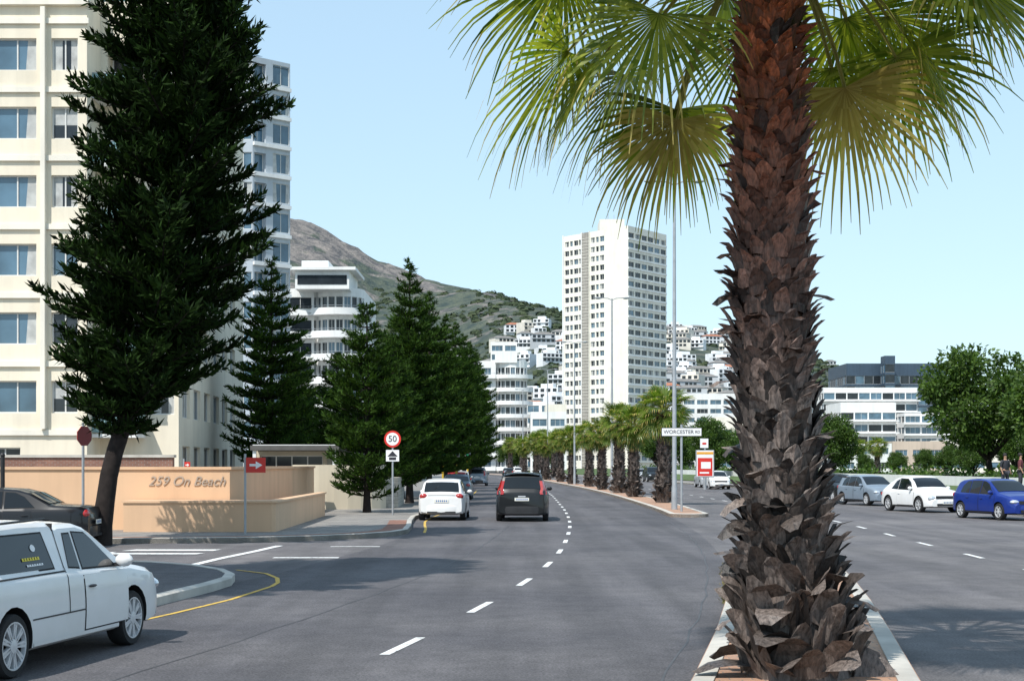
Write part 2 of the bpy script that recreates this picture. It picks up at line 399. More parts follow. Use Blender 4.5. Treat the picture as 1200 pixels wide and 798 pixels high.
PEACH=wallmat('peach_plaster',(.70,.46,.29),.12); BEIGE=wallmat('beige_plaster',(.60,.53,.41),.12); TCREAM=wallmat('tower_cream',(.80,.77,.69),.08)
BRK=brickmat('red_brick',(.27,.12,.08),(.2,.085,.06),(.25,.22,.2),.22,.075,vert=True)
ROOF=M('roof_grey',(.2,.19,.18),.9,.2,.5,pos=True); TILE=M('terracotta_roof',(.35,.14,.08),.85,.25,1,pos=True)
GLR=M('greenish_balcony_glass',(.20,.34,.36),.08,.2,.6,spec=.8,pos=True)

# Building A
zk=[4.1+2.98*k for k in range(6)]
pa=[(-27,65),(-18.5,65),(-18.5,67.2),(-15.0,67.2),(-16.2,90),(-27,90)]
def sa0(L,h):
    o=[]
    for z in zk:
        o.append((.8,2.6,z,z+1.4,['b2p','d2','b2p']))
        o.append((3.7,6.3,z,z+1.4,['b3p','b3','b3pk','d3p','b4k']))
        o.append((6.95,8.1,z,z+1.4,['d2','c2','b2','d2k']))
    o.append((4.2,5.6,.9,2.6,'d2'))
    return o
def sa2(L,h):
    o=[]
    for z in zk: o+= [(.3,1.9,z-.9,z+1.4,['d2','b2'],.9),(2.3,3.3,z,z+1.4,['b2','c1'])]
    return o
def sa3(L,h):
    o=[]
    for z in zk:
        for u in (1,4.2,7.4,10.6,13.8,17): o.append((u,u+2.1,z-.1,z+1.35,['b2','c2','d2p']))
    for u in (1,4.2,7.4,10.6,13.8,17): o.append((u,u+2.1,.8,2.7,'d2'))
    return o
rootA,cA,PA=building('cream plastered seaside apartment block with horizontal bands and bay windows',pa,.13,22.3,CREAM,{0:sa0,2:sa2,3:sa3},roofmat=ROOF,parapet=.35,depth=.2)
for k in range(7):
    z=3.25+2.98*k
    if z<21.5:
        mb=MB(); mb.box(-27.2-cA[0],-18.4-cA[0],64.88-cA[1],65.0-cA[1]-.003,z-.12,z+.12,CREAM2); mb.obj('cornice_band',rootA,False)
mb=MB(); mb.box(-27.2-cA[0],-18.35-cA[0],64.75-cA[1],65-cA[1]-.003,21.8,22.9,CREAM2); mb.obj('cornice_band',rootA,False)
# projecting bay around the main windows
mb=MB(); mb.box(-20.45-cA[0],-20.25-cA[0],64.7-cA[1],65-cA[1]-.003,3.4,21.7,CREAM2); mb.obj('pilaster',rootA,False)
mb=MB(); mb.box(-23.75-cA[0],-23.55-cA[0],64.7-cA[1],65-cA[1]-.003,3.4,21.7,CREAM2); mb.obj('pilaster',rootA,False)
mb=MB(); mb.box(-23-cA[0],-17-cA[0],69-cA[1],88-cA[1],22.31,27.0,CREAM); mb.box(-23.6-cA[0],-16.5-cA[0],68.4-cA[1],88.5-cA[1],27.01,27.3,WPL); mb.box(-22.6-cA[0],-18.5-cA[0],68.9-cA[1],69-cA[1]-.003,22.6,25.4,WIN2); mb.obj('penthouse',rootA,False)
for k,z in enumerate(zk):
    mb=MB(); x0=-18.48-cA[0]; x1=-16.5-cA[0]; y0=65.7-cA[1]; y1=67.19-cA[1]
    mb.box(x0,x1,y0,y1,z-1.05,z-.9,WPL)
    mb.box(x0,x1,y0+.02,y0+.06,z-.82,z+.05,GLR); mb.box(x0,x1,y0,y0+.08,z+.05,z+.1,STEEL); mb.box(x1-.05,x1,y0+.08,y1,z-.85,z+.05,GLR)
    mb.obj('balcony',rootA,False)
mb=MB()
for x in np.arange(-18.5,-15.2,.95): mb.box(x-cA[0],x+.05-cA[0],67.25-cA[1],67.3-cA[1],22.66,23.6,STEEL)
mb.box(-18.5-cA[0],-15-cA[0],67.2-cA[1],67.3-cA[1],23.6,23.66,STEEL); mb.box(-18.5-cA[0],-15-cA[0],67.26-cA[1],67.28-cA[1],22.7,23.55,GLR); mb.obj('railing',rootA,False)

def simplebox(name,label,cat,x0,x1,y0,y1,z0,z1,mat,capm=None,cap=.06):
    t=thing(name,label,cat,((x0+x1)/2,(y0+y1)/2,z0)); hx=(x1-x0)/2; hy=(y1-y0)/2
    mb=MB(); mb.box(-hx,hx,-hy,hy,0,z1-z0,mat); mb.obj('wall_panel',t,False)
    if capm: mb=MB(); mb.box(-hx-cap,hx+cap,-hy-cap,hy+cap,z1-z0+.002,z1-z0+.1,capm); mb.obj('coping',t,False)
    return t
simplebox('garden_wall','low red brick garden wall below the apartment block','wall',-26,-12.5,55.0,55.3,.13,2.25,BRK,KERB)
t=building('low flat roofed entrance pavilion with dark glazing behind the garden wall',[(-12.2,71),(-8.8,71),(-8.8,79),(-12.2,79)],.13,2.5,BEIGE,{0:lambda L,h:[(.2,3.2,.4,2.3,'d4')]},name='entrance_pavilion',parapet=.0,depth=.3)[0]
mb=MB(); mb.box(-1.6,2.5,-6,4.6,2.52,2.74,M('dark_fascia',(.09,.085,.08),.7,.15,2)); mb.box(-1.5,2.4,-5.9,4.5,2.745,2.78,WPL); 
mb.box(-1.5,-1.35,-5.9,-5.75,0,2.51,WPL); mb.box(2.2,2.35,-5.9,-5.75,0,2.51,WPL); mb.obj('roof',t,False)
t=thing('boundary_wall','peach plastered boundary wall with faint script lettering','wall',(-10,42.6,.13))
wp=[(-24,.0),(1.95,.0),(2.25,.6),(1.9,18.5),(1.65,18.5),(1.95,.8),(1.7,.3),(-24,.3)]
mb=MB(); mb.prism(wp,0,1.72,PEACH); mb.obj('wall_panel',t,False)
wp2=[(-24.05,-.05),(2.0,-.05),(2.32,.6),(1.96,18.5),(1.60,18.5),(1.88,.85),(1.65,.36),(-24.05,.36)]
mb=MB(); mb.prism(wp2,1.722,1.80,PEACH); mb.obj('coping',t,False)
textmesh('lettering','259 On Beach',.38,M('lettering_grey',(.40,.33,.27),.5,.1,3),t,(.72,-.02,1.38),(math.pi/2,0,0),.008,.35)
t=thing('planter','low straight peach plastered planter wall beside the pavement','planter',(-9,41.3,.13))
pp=[(-1.75,0),(2.35,0),(2.45,.1),(2.2,13),(2.0,13),(2.15,1.2),(-1.75,1.2)]
mb=MB(); mb.prism(pp,0,.80,PEACH); mb.obj('planter_wall',t,False)
mb=MB(); mb.prism([(-1.79,-.04),(2.37,-.04),(2.5,.08),(2.25,13.04),(1.95,13.04),(2.1,1.24),(-1.79,1.24)],.802,.86,PEACH); mb.obj('coping',t,False)
t=thing('boundary_wall','cream plastered curved wall with stone cladding panel','wall',(-8.1,62,.13))
arc=[(.2+ 2.6*math.sin(a),1.2-2.0*math.cos(a)+.8) for a in np.linspace(-.5,1.35,9)]
mb=MB(); inner=[(x*.93,y+.22) for x,y in arc]; mb.prism(arc+inner[::-1],0,1.85,BEIGE); mb.obj('wall_panel',t,False,ang=20)
STN=brickmat('stone_cladding',(.34,.32,.28),(.45,.42,.37),(.2,.19,.17),.3,.16,vert=True)
mb=MB(); mb.prism([(2.62,1.6),(3.2,2.2),(3.0,8.5),(2.8,8.5)],0,1.3,STN); mb.obj('stone_panel',t,False)

# Tower T
pT=[(bx(215,146),146),(bx(296,146),146),(bx(340,149),149),(bx(337,172),172),(bx(215,172),172)]
fl=[1.5+2.92*k for k in range(14)]
def sT0(L,h): return [(u,u+1.7,z,z+1.7,['b2','b2','c2']) for z in fl for u in (.6,2.9,5.0)if u+1.7<L]
def sT1(L,h):
    o=[]
    for z in fl: o+=[(.2,1.55,z-.1,z+1.75,['b2','b1'],.6),(L-2.05,L-.1,z,z+1.95,['b2','b2p','b2'])]
    return o
rT,cT,PT=building('tall slender grey white apartment tower with stacked glazed bays',pT,.1,41.2,GPL,{0:sT0,1:sT1},roofmat=ROOF,depth=.12,parapet=.6)
a=PT[1];b=PT[2];dr=(b-a).normalized();nn=Vector((dr.y,-dr.x))
for z in fl:
    mb=MB()
    u0,u1,pr=.02,(b-a).length-.02,.3
    q=[a+dr*u0+nn*.003,a+dr*u0+nn*pr,a+dr*u1+nn*pr,a+dr*u1+nn*.003]
    mb.prism([(v.x,v.y) for v in q],z-.55,z-.2,WPL)
    mb.obj('balcony_band',rT,False)

def arcpoly(cx,cy,r,a0,a1,n): return [(cx+r*math.cos(a),cy+r*math.sin(a)) for a in np.linspace(a0,a1,n)]
def roundblock(label,x0,x1,y0,dep,h,floors,fh,wall,nseg=9,pr=1.3):
    r=(x1-x0)*.32; cx=x1-r; cy=y0+r
    poly=[(x0,y0+1.2),(cx-r,y0+1.2)]+arcpoly(cx,cy,r,-math.pi*.85,0.05,nseg)+[(x1,y0+dep),(x0,y0+dep)]
    sp={}
    zs=[1.2+fh*k for k in range(floors)]
    for i in range(len(poly)-3):
        def f(L,h_,zs=zs):
            return [(L*.08,L*.92,z-.4,z+1.75,['b2','d2','d1']) for z in zs] if L<4 else [(u,u+2.2,z-.4,z+1.7,['b3','d2','c2']) for z in zs for u in np.arange(.8,L-2.4,3.0)]
        sp[i]=f
    rt,c,P=building(label,poly,.1,h,wall,sp,roofmat=ROOF,depth=.2)
    for k,z in enumerate(zs):
        mb=MB()
        out=[(x0-c[0],y0-.0-c[1]),(cx-r-c[0],y0-c[1])]+[(x-c[0],y-c[1]) for x,y in arcpoly(cx,cy,r+pr,-math.pi*.8,-.05,14)]
        inn=[(x0-c[0],y0+1.197-c[1]),(cx-r-.2-c[0],y0+1.19-c[1])]+[(x-c[0],y-c[1]) for x,y in arcpoly(cx,cy,r+.004,-math.pi*.8,-.05,14)]
        mb.prism(out+inn[::-1],z-.75,z-.45,wall)
        inn2=offset(out,.12)
        mb.prism(out+inn2[::-1],z-.449,z+.15,wall)
        in3=offset(out,.04); mb.prism(out+in3[::-1],z+.38,z+.44,STEEL)
        mb.obj('balcony',rt,True,30)
    return rt,c
rB,cB=roundblock('white apartment block with rounded stacked balconies',bx(334,196),bx(424,196),196,20,24.6,8,3.0,WPL,pr=1.6)
mb=MB(); mb.box(-4.5,2.5,-6.5,4,24.61,27.0,WPL); mb.box(-4.2,2.2,-6.56,-6.503,25.2,26.4,WIN2); mb.box(-5.2,3.4,-7.2,4.4,27.01,27.4,WPL); mb.box(-4,-.5,-4,2,27.41,28.6,WPL); mb.obj('penthouse',rB,False)
rC,cC=roundblock('distant white apartment block with continuous curved balconies',bx(560,340),bx(618,340),340,30,25,8,3.0,WPL)
mb=MB(); mb.box(-3,2,-6,2,25.01,27.6,WPL); mb.obj('penthouse',rC,False)
def ribbon(L,h,fh=3.1,gap=.3,hh=1.7,st=('b3','d3','b2'),mod=4.0,z0=1.0):
    n=max(1,int(L/mod)); m=L/n
    return [(i*m+gap,(i+1)*m-gap,z,z+hh,list(st)) for i in range(n) for z in np.arange(z0,h-hh-.2,fh)]
def block(label,b0,b1,D,dep,h,wall,mod=4.,fh=3.1,skew=0,hh=1.6,gap=.4,roofm=None,name='apartment_building',z0=.1,st=('b3','d3','b2'),parapet=.5,bands=False):
    x0=bx(b0,D);x1=bx(b1,D)
    f=lambda L,h_:ribbon(L,h_,fh,gap,hh,st,mod)
    rt,c,P=building(label,[(x0,D+skew),(x1,D),(x1,D+dep),(x0,D+dep+skew)],z0,h,wall,{0:f,1:f,3:f},roofmat=roofm or ROOF,name=name,maxw=60,parapet=parapet)
    if bands:
        for z in np.arange(1.0,h-hh-.2,fh):
            mb=MB(); mb.box(x0-c[0]-.6,x1-c[0]+.6,D-c[1]-1.6,D-c[1]-.004,z-.55,z-.2,WPL); mb.obj('terrace_band',rt,False)
    return rt
block('white five storey seafront apartment block',622,664,330,25,13,WPL,3.6)
block('white low apartment block with long balconies',600,650,420,25,19,WPL,4,hh=1.9)
block('plain white apartment block below the hill',640,664,400,20,17.5,CREAM2,3.2)
block('white stepped block on the lower slope',575,606,520,20,44,WPL,4.2,hh=1.9)
block('small white flats beside the palms',800,862,520,20,26,WPL,4)
block('cream flats with dark windows near the hill',838,880,430,20,15,CREAM2,4)

# Tower D
pD=[(bx(660,462),462),(bx(736,440),440),(bx(781,458),458),(bx(705,480),480)]
zf=[3+2.86*k for k in range(24)]
def sD0(L,h):
    o=[]
    for z in zf:
        for u,w in ((.8,1.9),(3.1,1.3),(4.9,1.9),(7.1,1.2)): o.append((u,u+w,z,z+1.6,['d2','b2','c1','d1']))
        o.append((12.5,14.3,z,z+1.6,['d2','b2','c2'])); o.append((14.8,16.0,z,z+1.6,['d1','b2'])); o.append((16.5,18.4,z,z+1.6,['d2','b2','c2']))
    return o
def sD1(L,h):
    o=[]
    n=6; m=L/n
    for z in zf:
        for i in range(n): o.append((i*m+.3,(i+1)*m-.3,z,z+1.5,['d2','b2','d1','c2'],.25))
    return o
rD,cD,PD=building('tall pale cream concrete residential tower with rows of dark windows',pD,.1,71.4,TCREAM,{0:sD0,1:sD1},name='apartment_tower',roofmat=ROOF,depth=.3,parapet=.8)
a=PD[0];b=PD[1];dr=(b-a).normalized();nn=Vector((dr.y,-dr.x))
LOUV=M('louvre_taupe',(.30,.28,.25),.8,.15,1,pos=True)
mb=MB()
def pbox(u0,u1,pr,z0,z1,mat):
    q=[a+dr*u0+nn*.003,a+dr*u0+nn*pr,a+dr*u1+nn*pr,a+dr*u1+nn*.003]; mb.prism([(v.x,v.y) for v in q][::-1],z0,z1,mat)
pbox(9.0,11.8,.5,1,72.2,LOUV)
for k in range(72): pbox(8.9,11.9,.58,1.4+k*.97,1.5+k*.97,TCREAM)
pbox(0.0,.5,.35,0,72.5,WPL); pbox(8.5,8.89,.4,0,72.5,WPL); pbox(11.95,12.2,.4,0,72.5,TCREAM)
mb.obj('louvre_shaft',rD,False)
a2=PD[1];b2=PD[2];dr2=(b2-a2).normalized();nn2=Vector((dr2.y,-dr2.x))
for z in zf:
    mb=MB()
    q=[a2+dr2*.1+nn2*.003,a2+dr2*.1+nn2*.22,b2-dr2*.1+nn2*.22,b2-dr2*.1+nn2*.003]; mb.prism([(v.x,v.y) for v in q][::-1],z-.65,z-.15,WPL)
    mb.obj('balcony_band',rD,False)
mb=MB(); mb.box(-5,2.5,-8,4,71.41,76.0,TCREAM); mb.box(2.51,8,-4,8,71.41,73.6,WPL); mb.tube([(-2,0,76),(-2,0,80)],.12,STEEL,6); mb.tube([(0,2,76),(0,2,79)],.08,STEEL,6); mb.obj('plant_room',rD,False)

DG=wallmat('dark_cladding',(.05,.08,.12),.2,.4)
block('dark blue glass office block on the rise',992,1108,520,30,36.5,DG,3.0,3.6,hh=2.9,gap=.06,name='office_building',st=('b1','d1','d1'))
block('narrow dark rooftop tower of the office block',1037,1049,512,6,38.6,DG,3.0,3.6,hh=2.8,gap=.06,name='office_building',st=('d1','b1'))
block('white tiered office block with ribbon windows and terraces',965,1075,450,26,24.5,WPL,3.5,3.4,hh=2.0,gap=.12,name='office_building',st=('b1','b2','d1'),bands=True)
block('white lower wing with glazed bays',985,1050,425,20,19,WPL,3.2,3.4,hh=2.0,gap=.15,name='office_building',st=('b1','b2','d1'),bands=True)
block('white office wing with terrace',1060,1118,440,24,16.5,WPL,3.8,3.3,hh=1.9,gap=.25,name='office_building',bands=True)
block('low cream flats beside the lawn',1046,1108,330,14,6.5,wallmat('sand_render',(.55,.45,.36)),3,2.8,hh=1.3,gap=.6,roofm=TILE)
block('pale shop row at the bend',985,1045,300,14,5.6,WPL,3,2.9,hh=1.3,gap=.6,roofm=TILE)
block('long low cream seafront building',1110,1230,340,14,7,CREAM2,4,3,hh=1.4,gap=.8,roofm=TILE)

# ------------------------------------------------------------ hill
rp=[(-400,150),(0,175),(200,215),(300,236),(338,250),(380,268),(420,287),(470,316),(520,336),(585,353),(620,366),(660,377),(720,390),(790,398),(850,407),(960,432),(1000,450),(1100,480),(1200,500),(1600,520)]
rb=np.array([p[0] for p in rp],float); re=np.array([(544-p[1])/1750 for p in rp])
_rg=np.random.default_rng(77); _K=[]
for i in range(44):
    wl=600*(.90**i); an=_rg.uniform(0,6.28); _K.append((math.cos(an)*6.28/wl,math.sin(an)*6.28/wl,_rg.uniform(0,6.28),wl*.018))
def hillz(x,y):
    b=600+1750*x/y; e=np.interp(b,rb,re)
    left=np.clip((640-b)/200,0,1)
    yr=1500+900*left; ys=560+200*left
    t=np.clip((y-ys)/(yr-ys),0,1); s=t*t*(3-2*t)*.55+.45*t
    nz=0
    for kx,ky,ph,am in _K: nz=nz+am*(1-np.abs(np.sin(kx*x+ky*y+ph))*2*(.35+.65*left)+.0)
    z=e*yr*s+ (nz+4)*.62*s*(1-.35*s)*(.45+.55*left)
    return np.where(y>yr, z-(y-yr)*.25, z)-3
xs=np.linspace(-1500,1400,420); ys=np.linspace(520,2800,250)
X,Y=np.meshgrid(xs,ys); Z=hillz(X,Y)
me=bpy.data.meshes.new('hill'); vv=np.stack([X,Y,Z],-1).reshape(-1,3)
nx=len(xs); fs=[(i*nx+j,i*nx+j+1,(i+1)*nx+j+1,(i+1)*nx+j) for i in range(len(ys)-1) for j in range(nx-1)]
me.from_pydata(vv.tolist(),[],fs); me.polygons.foreach_set('use_smooth',[True]*len(fs))
m,nt,b=newmat('hillside')
v=nt.nodes.new('ShaderNodeNewGeometry').outputs['Position']
f2=noise(nt,v,.06,6,.75); f3=noise(nt,v,.016,6,.7)
sx=nt.nodes.new('ShaderNodeSeparateXYZ'); nt.links.new(v,sx.inputs[0])
mr=nt.nodes.new('ShaderNodeMapRange'); mr.inputs[1].default_value=110; mr.inputs[2].default_value=360; nt.links.new(sx.outputs[2],mr.inputs[0])
rock=ramp(nt,f2,(.09,.078,.068),(.36,.30,.25),.38,.62)
veg=ramp(nt,f2,(.022,.038,.018),(.12,.13,.065),.38,.62)
ad=nt.nodes.new('ShaderNodeMath'); ad.operation='ADD'; nt.links.new(mr.outputs[0],ad.inputs[0]); 
mu=nt.nodes.new('ShaderNodeMath'); mu.operation='MULTIPLY_ADD'; mu.inputs[1].default_value=3.4; mu.inputs[2].default_value=-1.7; nt.links.new(f3,mu.inputs[0]); nt.links.new(mu.outputs[0],ad.inputs[1])
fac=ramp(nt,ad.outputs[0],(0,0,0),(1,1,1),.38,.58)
c=mixc(nt,fac,veg,rock); c=mixc(nt,.18,c,(.28,.35,.43))  # rock over scrub, then blue-grey distance haze painted evenly into the base colour
nt.links.new(c,b.inputs['Base Color']); b.inputs['Roughness'].default_value=1; b.inputs['Specular IOR Level'].default_value=0
addbump(nt,b,f2,1.0,10.0)
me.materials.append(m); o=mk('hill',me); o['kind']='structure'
hm=[]
HW=[M('house_white',(.74,.75,.76),.8,.12,.2),M('house_cream',(.64,.60,.53),.8,.12,.2),M('house_grey',(.46,.48,.50),.8,.12,.2)]
def housemesh(w,d,h,wm,rf,hip):
    mb=MB(); mb.box(-w/2,w/2,-d/2,d/2,-5,h,wm)
    n=int(w/3)
    for fl_ in range(int(h/3)):
        for i in range(n):
            x=-w/2+(i+.5)*w/n
            if R.random()<.85: mb.box(x-1.15,x+1.15,-d/2-.05,-d/2-.003,fl_*3+.5,fl_*3+2.4,WIN2)
        if R.random()<.7: mb.box(-w/2,w/2,-d/2-1.3,-d/2-.06,fl_*3-.1,fl_*3+.25,wm)
    if hip: mb.raw([(-w/2-.4,-d/2-.4,h+.02),(w/2+.4,-d/2-.4,h+.02),(w/2+.4,d/2+.4,h+.02),(-w/2-.4,d/2+.4,h+.02),(-w/4,0,h+2),(w/4,0,h+2)],[(0,1,5,4),(1,2,5),(2,3,4,5),(3,0,4),(3,2,1,0)],rf)
    else: mb.box(-w/4,w/4,-d/4,d/4,h+.01,h+2.2,wm)
    return mb.mesh('house',False,merge=False)
for i in range(16): hm.append(housemesh(R.uniform(8,19),R.uniform(7,11),R.choice([3,6,6,6,9]),R.choice([HW[0],HW[0],HW[0],HW[1],HW[2]]),TILE if i%7==0 else ROOF,R.random()<.35))
rng=np.random.default_rng(3); hp=[]; tries=0
while len(hp)<290 and tries<40000:
    tries+=1
    b=R.uniform(500,885) if R.random()<.92 else R.uniform(885,1150)
    y=R.uniform(640,1500); 
    if b<600 and y>1150: continue
    x=bx(b,y); z=float(hillz(x,y)); 
    ridge=float(np.interp(b,rb,re)); el=(z-2)/y
    if el>ridge*.92 and b<720: continue
    if math.sin(x*.02+y*.01)*math.sin(y*.016+2)>.85: continue
    py=544-el*1750
    if any(abs(b-q[0])<8.0 and abs(py-q[1])<3.0 for q in hp): continue
    hp.append((b,py))
    o=mk('house',hm[R.randrange(16)],None,(x,y,z+1),R.uniform(-.6,.6)); tag(o,'small pale hillside villa above the seafront','house','houses on the hillside')
n=5200; bb=rng.uniform(330,1190,n); yy=rng.uniform(600,1800,n); xx=(bb-600)/1750*yy; zz=hillz(xx,yy)
keep=((np.sin(xx*.03+1)+np.sin(yy*.024+xx*.01)+rng.normal(0,.7,n))>-.1)&((bb>440)|(yy<1500)); xx,yy,zz=xx[keep],yy[keep],zz[keep]; n=len(xx)
sph=[]
for i in range(3):
    for j in range(7):
        a0=2*math.pi*j/7;a1=2*math.pi*(j+1)/7;t0=math.pi*.55*i/3;t1=math.pi*.55*(i+1)/3
        sp_=lambda t,a:(math.sin(t)*math.cos(a),math.sin(t)*math.sin(a),math.cos(t))
        sph.append([sp_(t0,a0),sp_(t1,a0),sp_(t1,a1),sp_(t0,a1)])
sph=np.array(sph)
V=[]
for i in range(n):
    r=rng.uniform(1.6,4.2); V.append(sph*np.array([r*rng.uniform(.8,1.5),r,r*rng.uniform(.7,1.0)])*(1+rng.normal(0,.16,(len(sph),1,1)))+np.array([xx[i],yy[i],zz[i]]))
HV=leafmat('hill_tree_green',(.032,.05,.03),(.08,.10,.055),.0,.9,.1)
o=quads('woodland',np.concatenate(V),HV); o['kind']='stuff'

# ------------------------------------------------------------ trees
BARK=M('pine_bark',(.028,.022,.020),.95,.35,6,.8,spec=.2)
NEED=leafmat('norfolk_needles',(.004,.010,.003),(.024,.052,.010),.10,.7,.08)
NEED2=leafmat('norfolk_needles_light',(.008,.024,.005),(.060,.118,.018),.22,.7,.1)
def pine(H,axis,prof,zb,seed,dens=1.0,nl=.16,mat=NEED,r0=.3,wh=.42,nb=7,lv=(.72,1.1),up0=0.,rise=.34,bushy=2,bls=.62,lump=0.):
    rg=np.random.default_rng(seed)
    ax=lambda z:np.array([np.interp(z,axis[0],axis[1]),np.interp(z,axis[0],axis[2]) if len(axis)>2 else 0.,z])
    tr=MB(); zs=np.linspace(-.1,H*.98,26)
    tr.tube([ax(z) for z in zs],[r0*(1-.88*max(z,0)/H)*(1+.35*math.exp(-max(z,0)*3)) for z in zs],BARK,10)
    P=[];Dv=[];L=[];W=[]
    z=zb
    while z<H:
        rr=np.interp(z,prof[0],prof[1]); n=nb if rr>.8 else 5
        off=rg.uniform(0,6.28)
        for i in range(n):
            a=off+2*math.pi*i/n+rg.normal(0,.2); ln=rr*rg.uniform(*lv)*(1+lump*math.sin(2.3*a+z*1.9)*math.sin(z*1.3+a))
            if ln<.1: continue
            c=np.array([math.cos(a),math.sin(a),0]); pz=z+rg.normal(0,.09); p0=ax(pz)
            up=up0+rg.uniform(-.12,.1)
            pts=[]
            S=np.linspace(0,1,6)
            for s in S: pts.append(p0+c*ln*s+np.array([0,0,(up*s+rise*s*s)*ln]))
            tr.tube(pts,[.045*(1-s*.85)*(.6+ln*.2) for s in S],BARK,4,False)
            side=np.array([-c[1],c[0],0])
            ns=max(3,int(ln/.12*dens))
            for q in range(ns):
                s=(q+rg.uniform(0,1))/ns
                s=.12+.88*s
                pp=p0+c*ln*s+np.array([0,0,(up*s+rise*s*s)*ln])
                for sd in (-1,1):
                    bl=(bls*(1.12-s*.8)+.1)*min(1,ln/1.4)*rg.uniform(.7,1.2)
                    dd=c*.75+side*sd*rg.uniform(.5,1.0)+np.array([0,0,rg.uniform(.1,.75)]); dd/=np.linalg.norm(dd)
                    m=3
                    for t in range(m):
                        base=pp+dd*bl*t/m+np.array([0,0,.25*bl*(t/m)**2])
                        P.append(base); Dv.append(dd+np.array([0,0,.5*t/m])+rg.normal(0,.12,3)); L.append(bl/m*1.8); W.append(nl*.5)
                        for u in range(bushy):
                            P.append(base); Dv.append(dd*.5+rg.normal(0,.5,3)+np.array([0,0,.35])); L.append(nl*rg.uniform(.9,1.6)); W.append(nl*.24)
        z+=wh*rg.uniform(.85,1.15)*(1 if rr>.8 else .7)
    return tr,diamonds(np.array(P),np.array(Dv),np.array(L),np.array(W),rg)
def pine_thing(tr,V,mat,label,loc,rz=0,group=None):
    t=thing('pine_tree',label,'tree',loc,rz,group); tr.obj('trunk',t,True,60,merge=False); quads('crown',V,mat,t); return t
tr,V=pine(15.4,([0,2,3.9,7,11.1,13.2,15.3],[0,.28,.92,1.55,2.05,2.05,2.0]),([2.9,3.5,4.4,6.2,8,10,11.5,12.5,13.3,14.3,15.4],[.9,1.8,2.45,2.55,2.45,2.45,2.35,2.15,1.9,1.4,.4]),2.8,15,1.05,.20,NEED,.24,.40,8,lv=(.6,1.06),up0=-.06,rise=.30,bls=.78,lump=.16)
pine_thing(tr,V,NEED,'large dark leaning norfolk pine on the pavement corner',(-10.2,36.9,.0))
tr,V=pine(21,([0,21],[0,0]),([7,9,13,16,19,21],[1.8,3.1,3.1,2.4,1.3,.1]),7,9,1.0,.34,NEED,.35,.42,9,bushy=1,bls=.85)
tp=pine_thing(tr,V,NEED,'tall dark norfolk pine on the near pavement',(-10.6,18.3,.13))
P1=pine(8.3,([0,8.3],[0,0]),([.9,1.6,3,5,7,8.3],[1.2,1.8,1.9,1.45,.8,.1]),.8,21,1.0,.17,NEED2,.14,.50,8,lv=(.72,1.08),up0=-.12,rise=.40,bls=.6)
p1=pine_thing(P1[0],P1[1],NEED2,'bushy young norfolk pine beside the kerb',(bx(430,58),58,.13),0,'norfolk pines lining the pavement')
P2=pine(11.5,([0,11.5],[0,0]),([1.4,2.2,5,8,10,11.5],[1.3,2.1,2.1,1.5,.8,.1]),1.4,33,.95,.19,NEED2,.18,.58,8,lv=(.68,1.1),up0=-.14,rise=.40,bls=.64)
p2=pine_thing(P2[0],P2[1],NEED2,'tall norfolk pine lining the pavement',(bx(480,72),72,.13),0,'norfolk pines lining the pavement')
def cl(proto,x,y,z,rz,s,color=None,sz=None,label=None):
    c=clone(proto,None,color); c.location=(x,y,z); c.rotation_euler=(0,0,rz); c.scale=(s,s,sz or s)
    if label: c['label']=label
    return c
cl(p1,bx(458,68),68,.13,1.3,.95)
pd=cl(p2,bx(318,78),78,.13,2.2,1.12,sz=1.08,label='tall dark norfolk pine beside the apartment block')
cl(p2,bx(503,84),84,.13,.9,.98); cl(p1,bx(470,80),80,.13,2.9,1.2); cl(p2,bx(522,96),96,.13,3.1,.98); cl(p2,bx(534,110),110,.13,4.1,1.05)
cl(p2,bx(544,124),124,.13,5.1,1.08); cl(p2,bx(551,138),138,.13,.4,1.12); cl(p2,bx(557,156),156,.13,1.4,1.18)
cl(p1,bx(395,94),94,.13,1.1,1.1); cl(p1,bx(350,104),104,.13,4.0,1.2)
LEAF=leafmat('broadleaf_green',(.025,.06,.010),(.10,.17,.03),.3)
def broad(seed,rx,rz_,zc,n,mat,lw=.28,trunkh=2.,nc=34):
    rg=np.random.default_rng(seed); tr=MB(); tr.tube([(0,0,-.1),(.1,0,trunkh*.6),(.05,.1,trunkh)],[.25,.2,.16],BARK,8)
    cs=[]
    for i in range(nc):
        a=rg.uniform(0,6.28); zt=rg.uniform(-1,1); r=rx*.85*math.sqrt(max(.05,1-zt*zt*.8))*rg.uniform(.35,.95); c=np.array([math.cos(a)*r,math.sin(a)*r,zc+rz_*zt*.8]); cs.append(c)
        tr.tube([(0.05,.1,trunkh*.9),tuple(c*.5+np.array([0,0,trunkh*.45])),tuple(c)],[.09,.05,.015],BARK,5,False)
    P=[];Dv=[]
    for c in cs:
        m=n//nc; R0=rx*rg.uniform(.22,.36)
        dv=rg.normal(size=(m,3)); dv/=np.linalg.norm(dv,axis=1,keepdims=True); rad=R0*rg.uniform(.4,1.12,(m,1))
        P.append(c+dv*rad*np.array([1,1,.75])); Dv.append(dv+rg.normal(0,.7,(m,3))+np.array([0,0,-.15]))
    P=np.concatenate(P);Dv=np.concatenate(Dv)
    return tr,diamonds(P,Dv,rg.uniform(lw*.7,lw*1.3,len(P)),lw*.55,rg)
tr,V=broad(4,3.9,2.9,5.0,16000,LEAF,trunkh=1.6)
b1=thing('broadleaf_tree','round leafy green tree on the seafront lawn','tree',(bx(1158,95),95,.6)); tr.obj('trunk',b1,True,60,merge=False); quads('crown',V,LEAF,b1)
b1.scale=(1.1,1.1,1.1)
cl(b1,bx(975,118),118,.4,2,.68); cl(b1,bx(838,160),160,.1,1,.85); cl(b1,bx(1250,88),88,.6,2.5,1.0); cl(b1,bx(862,170),170,.1,3,.75)
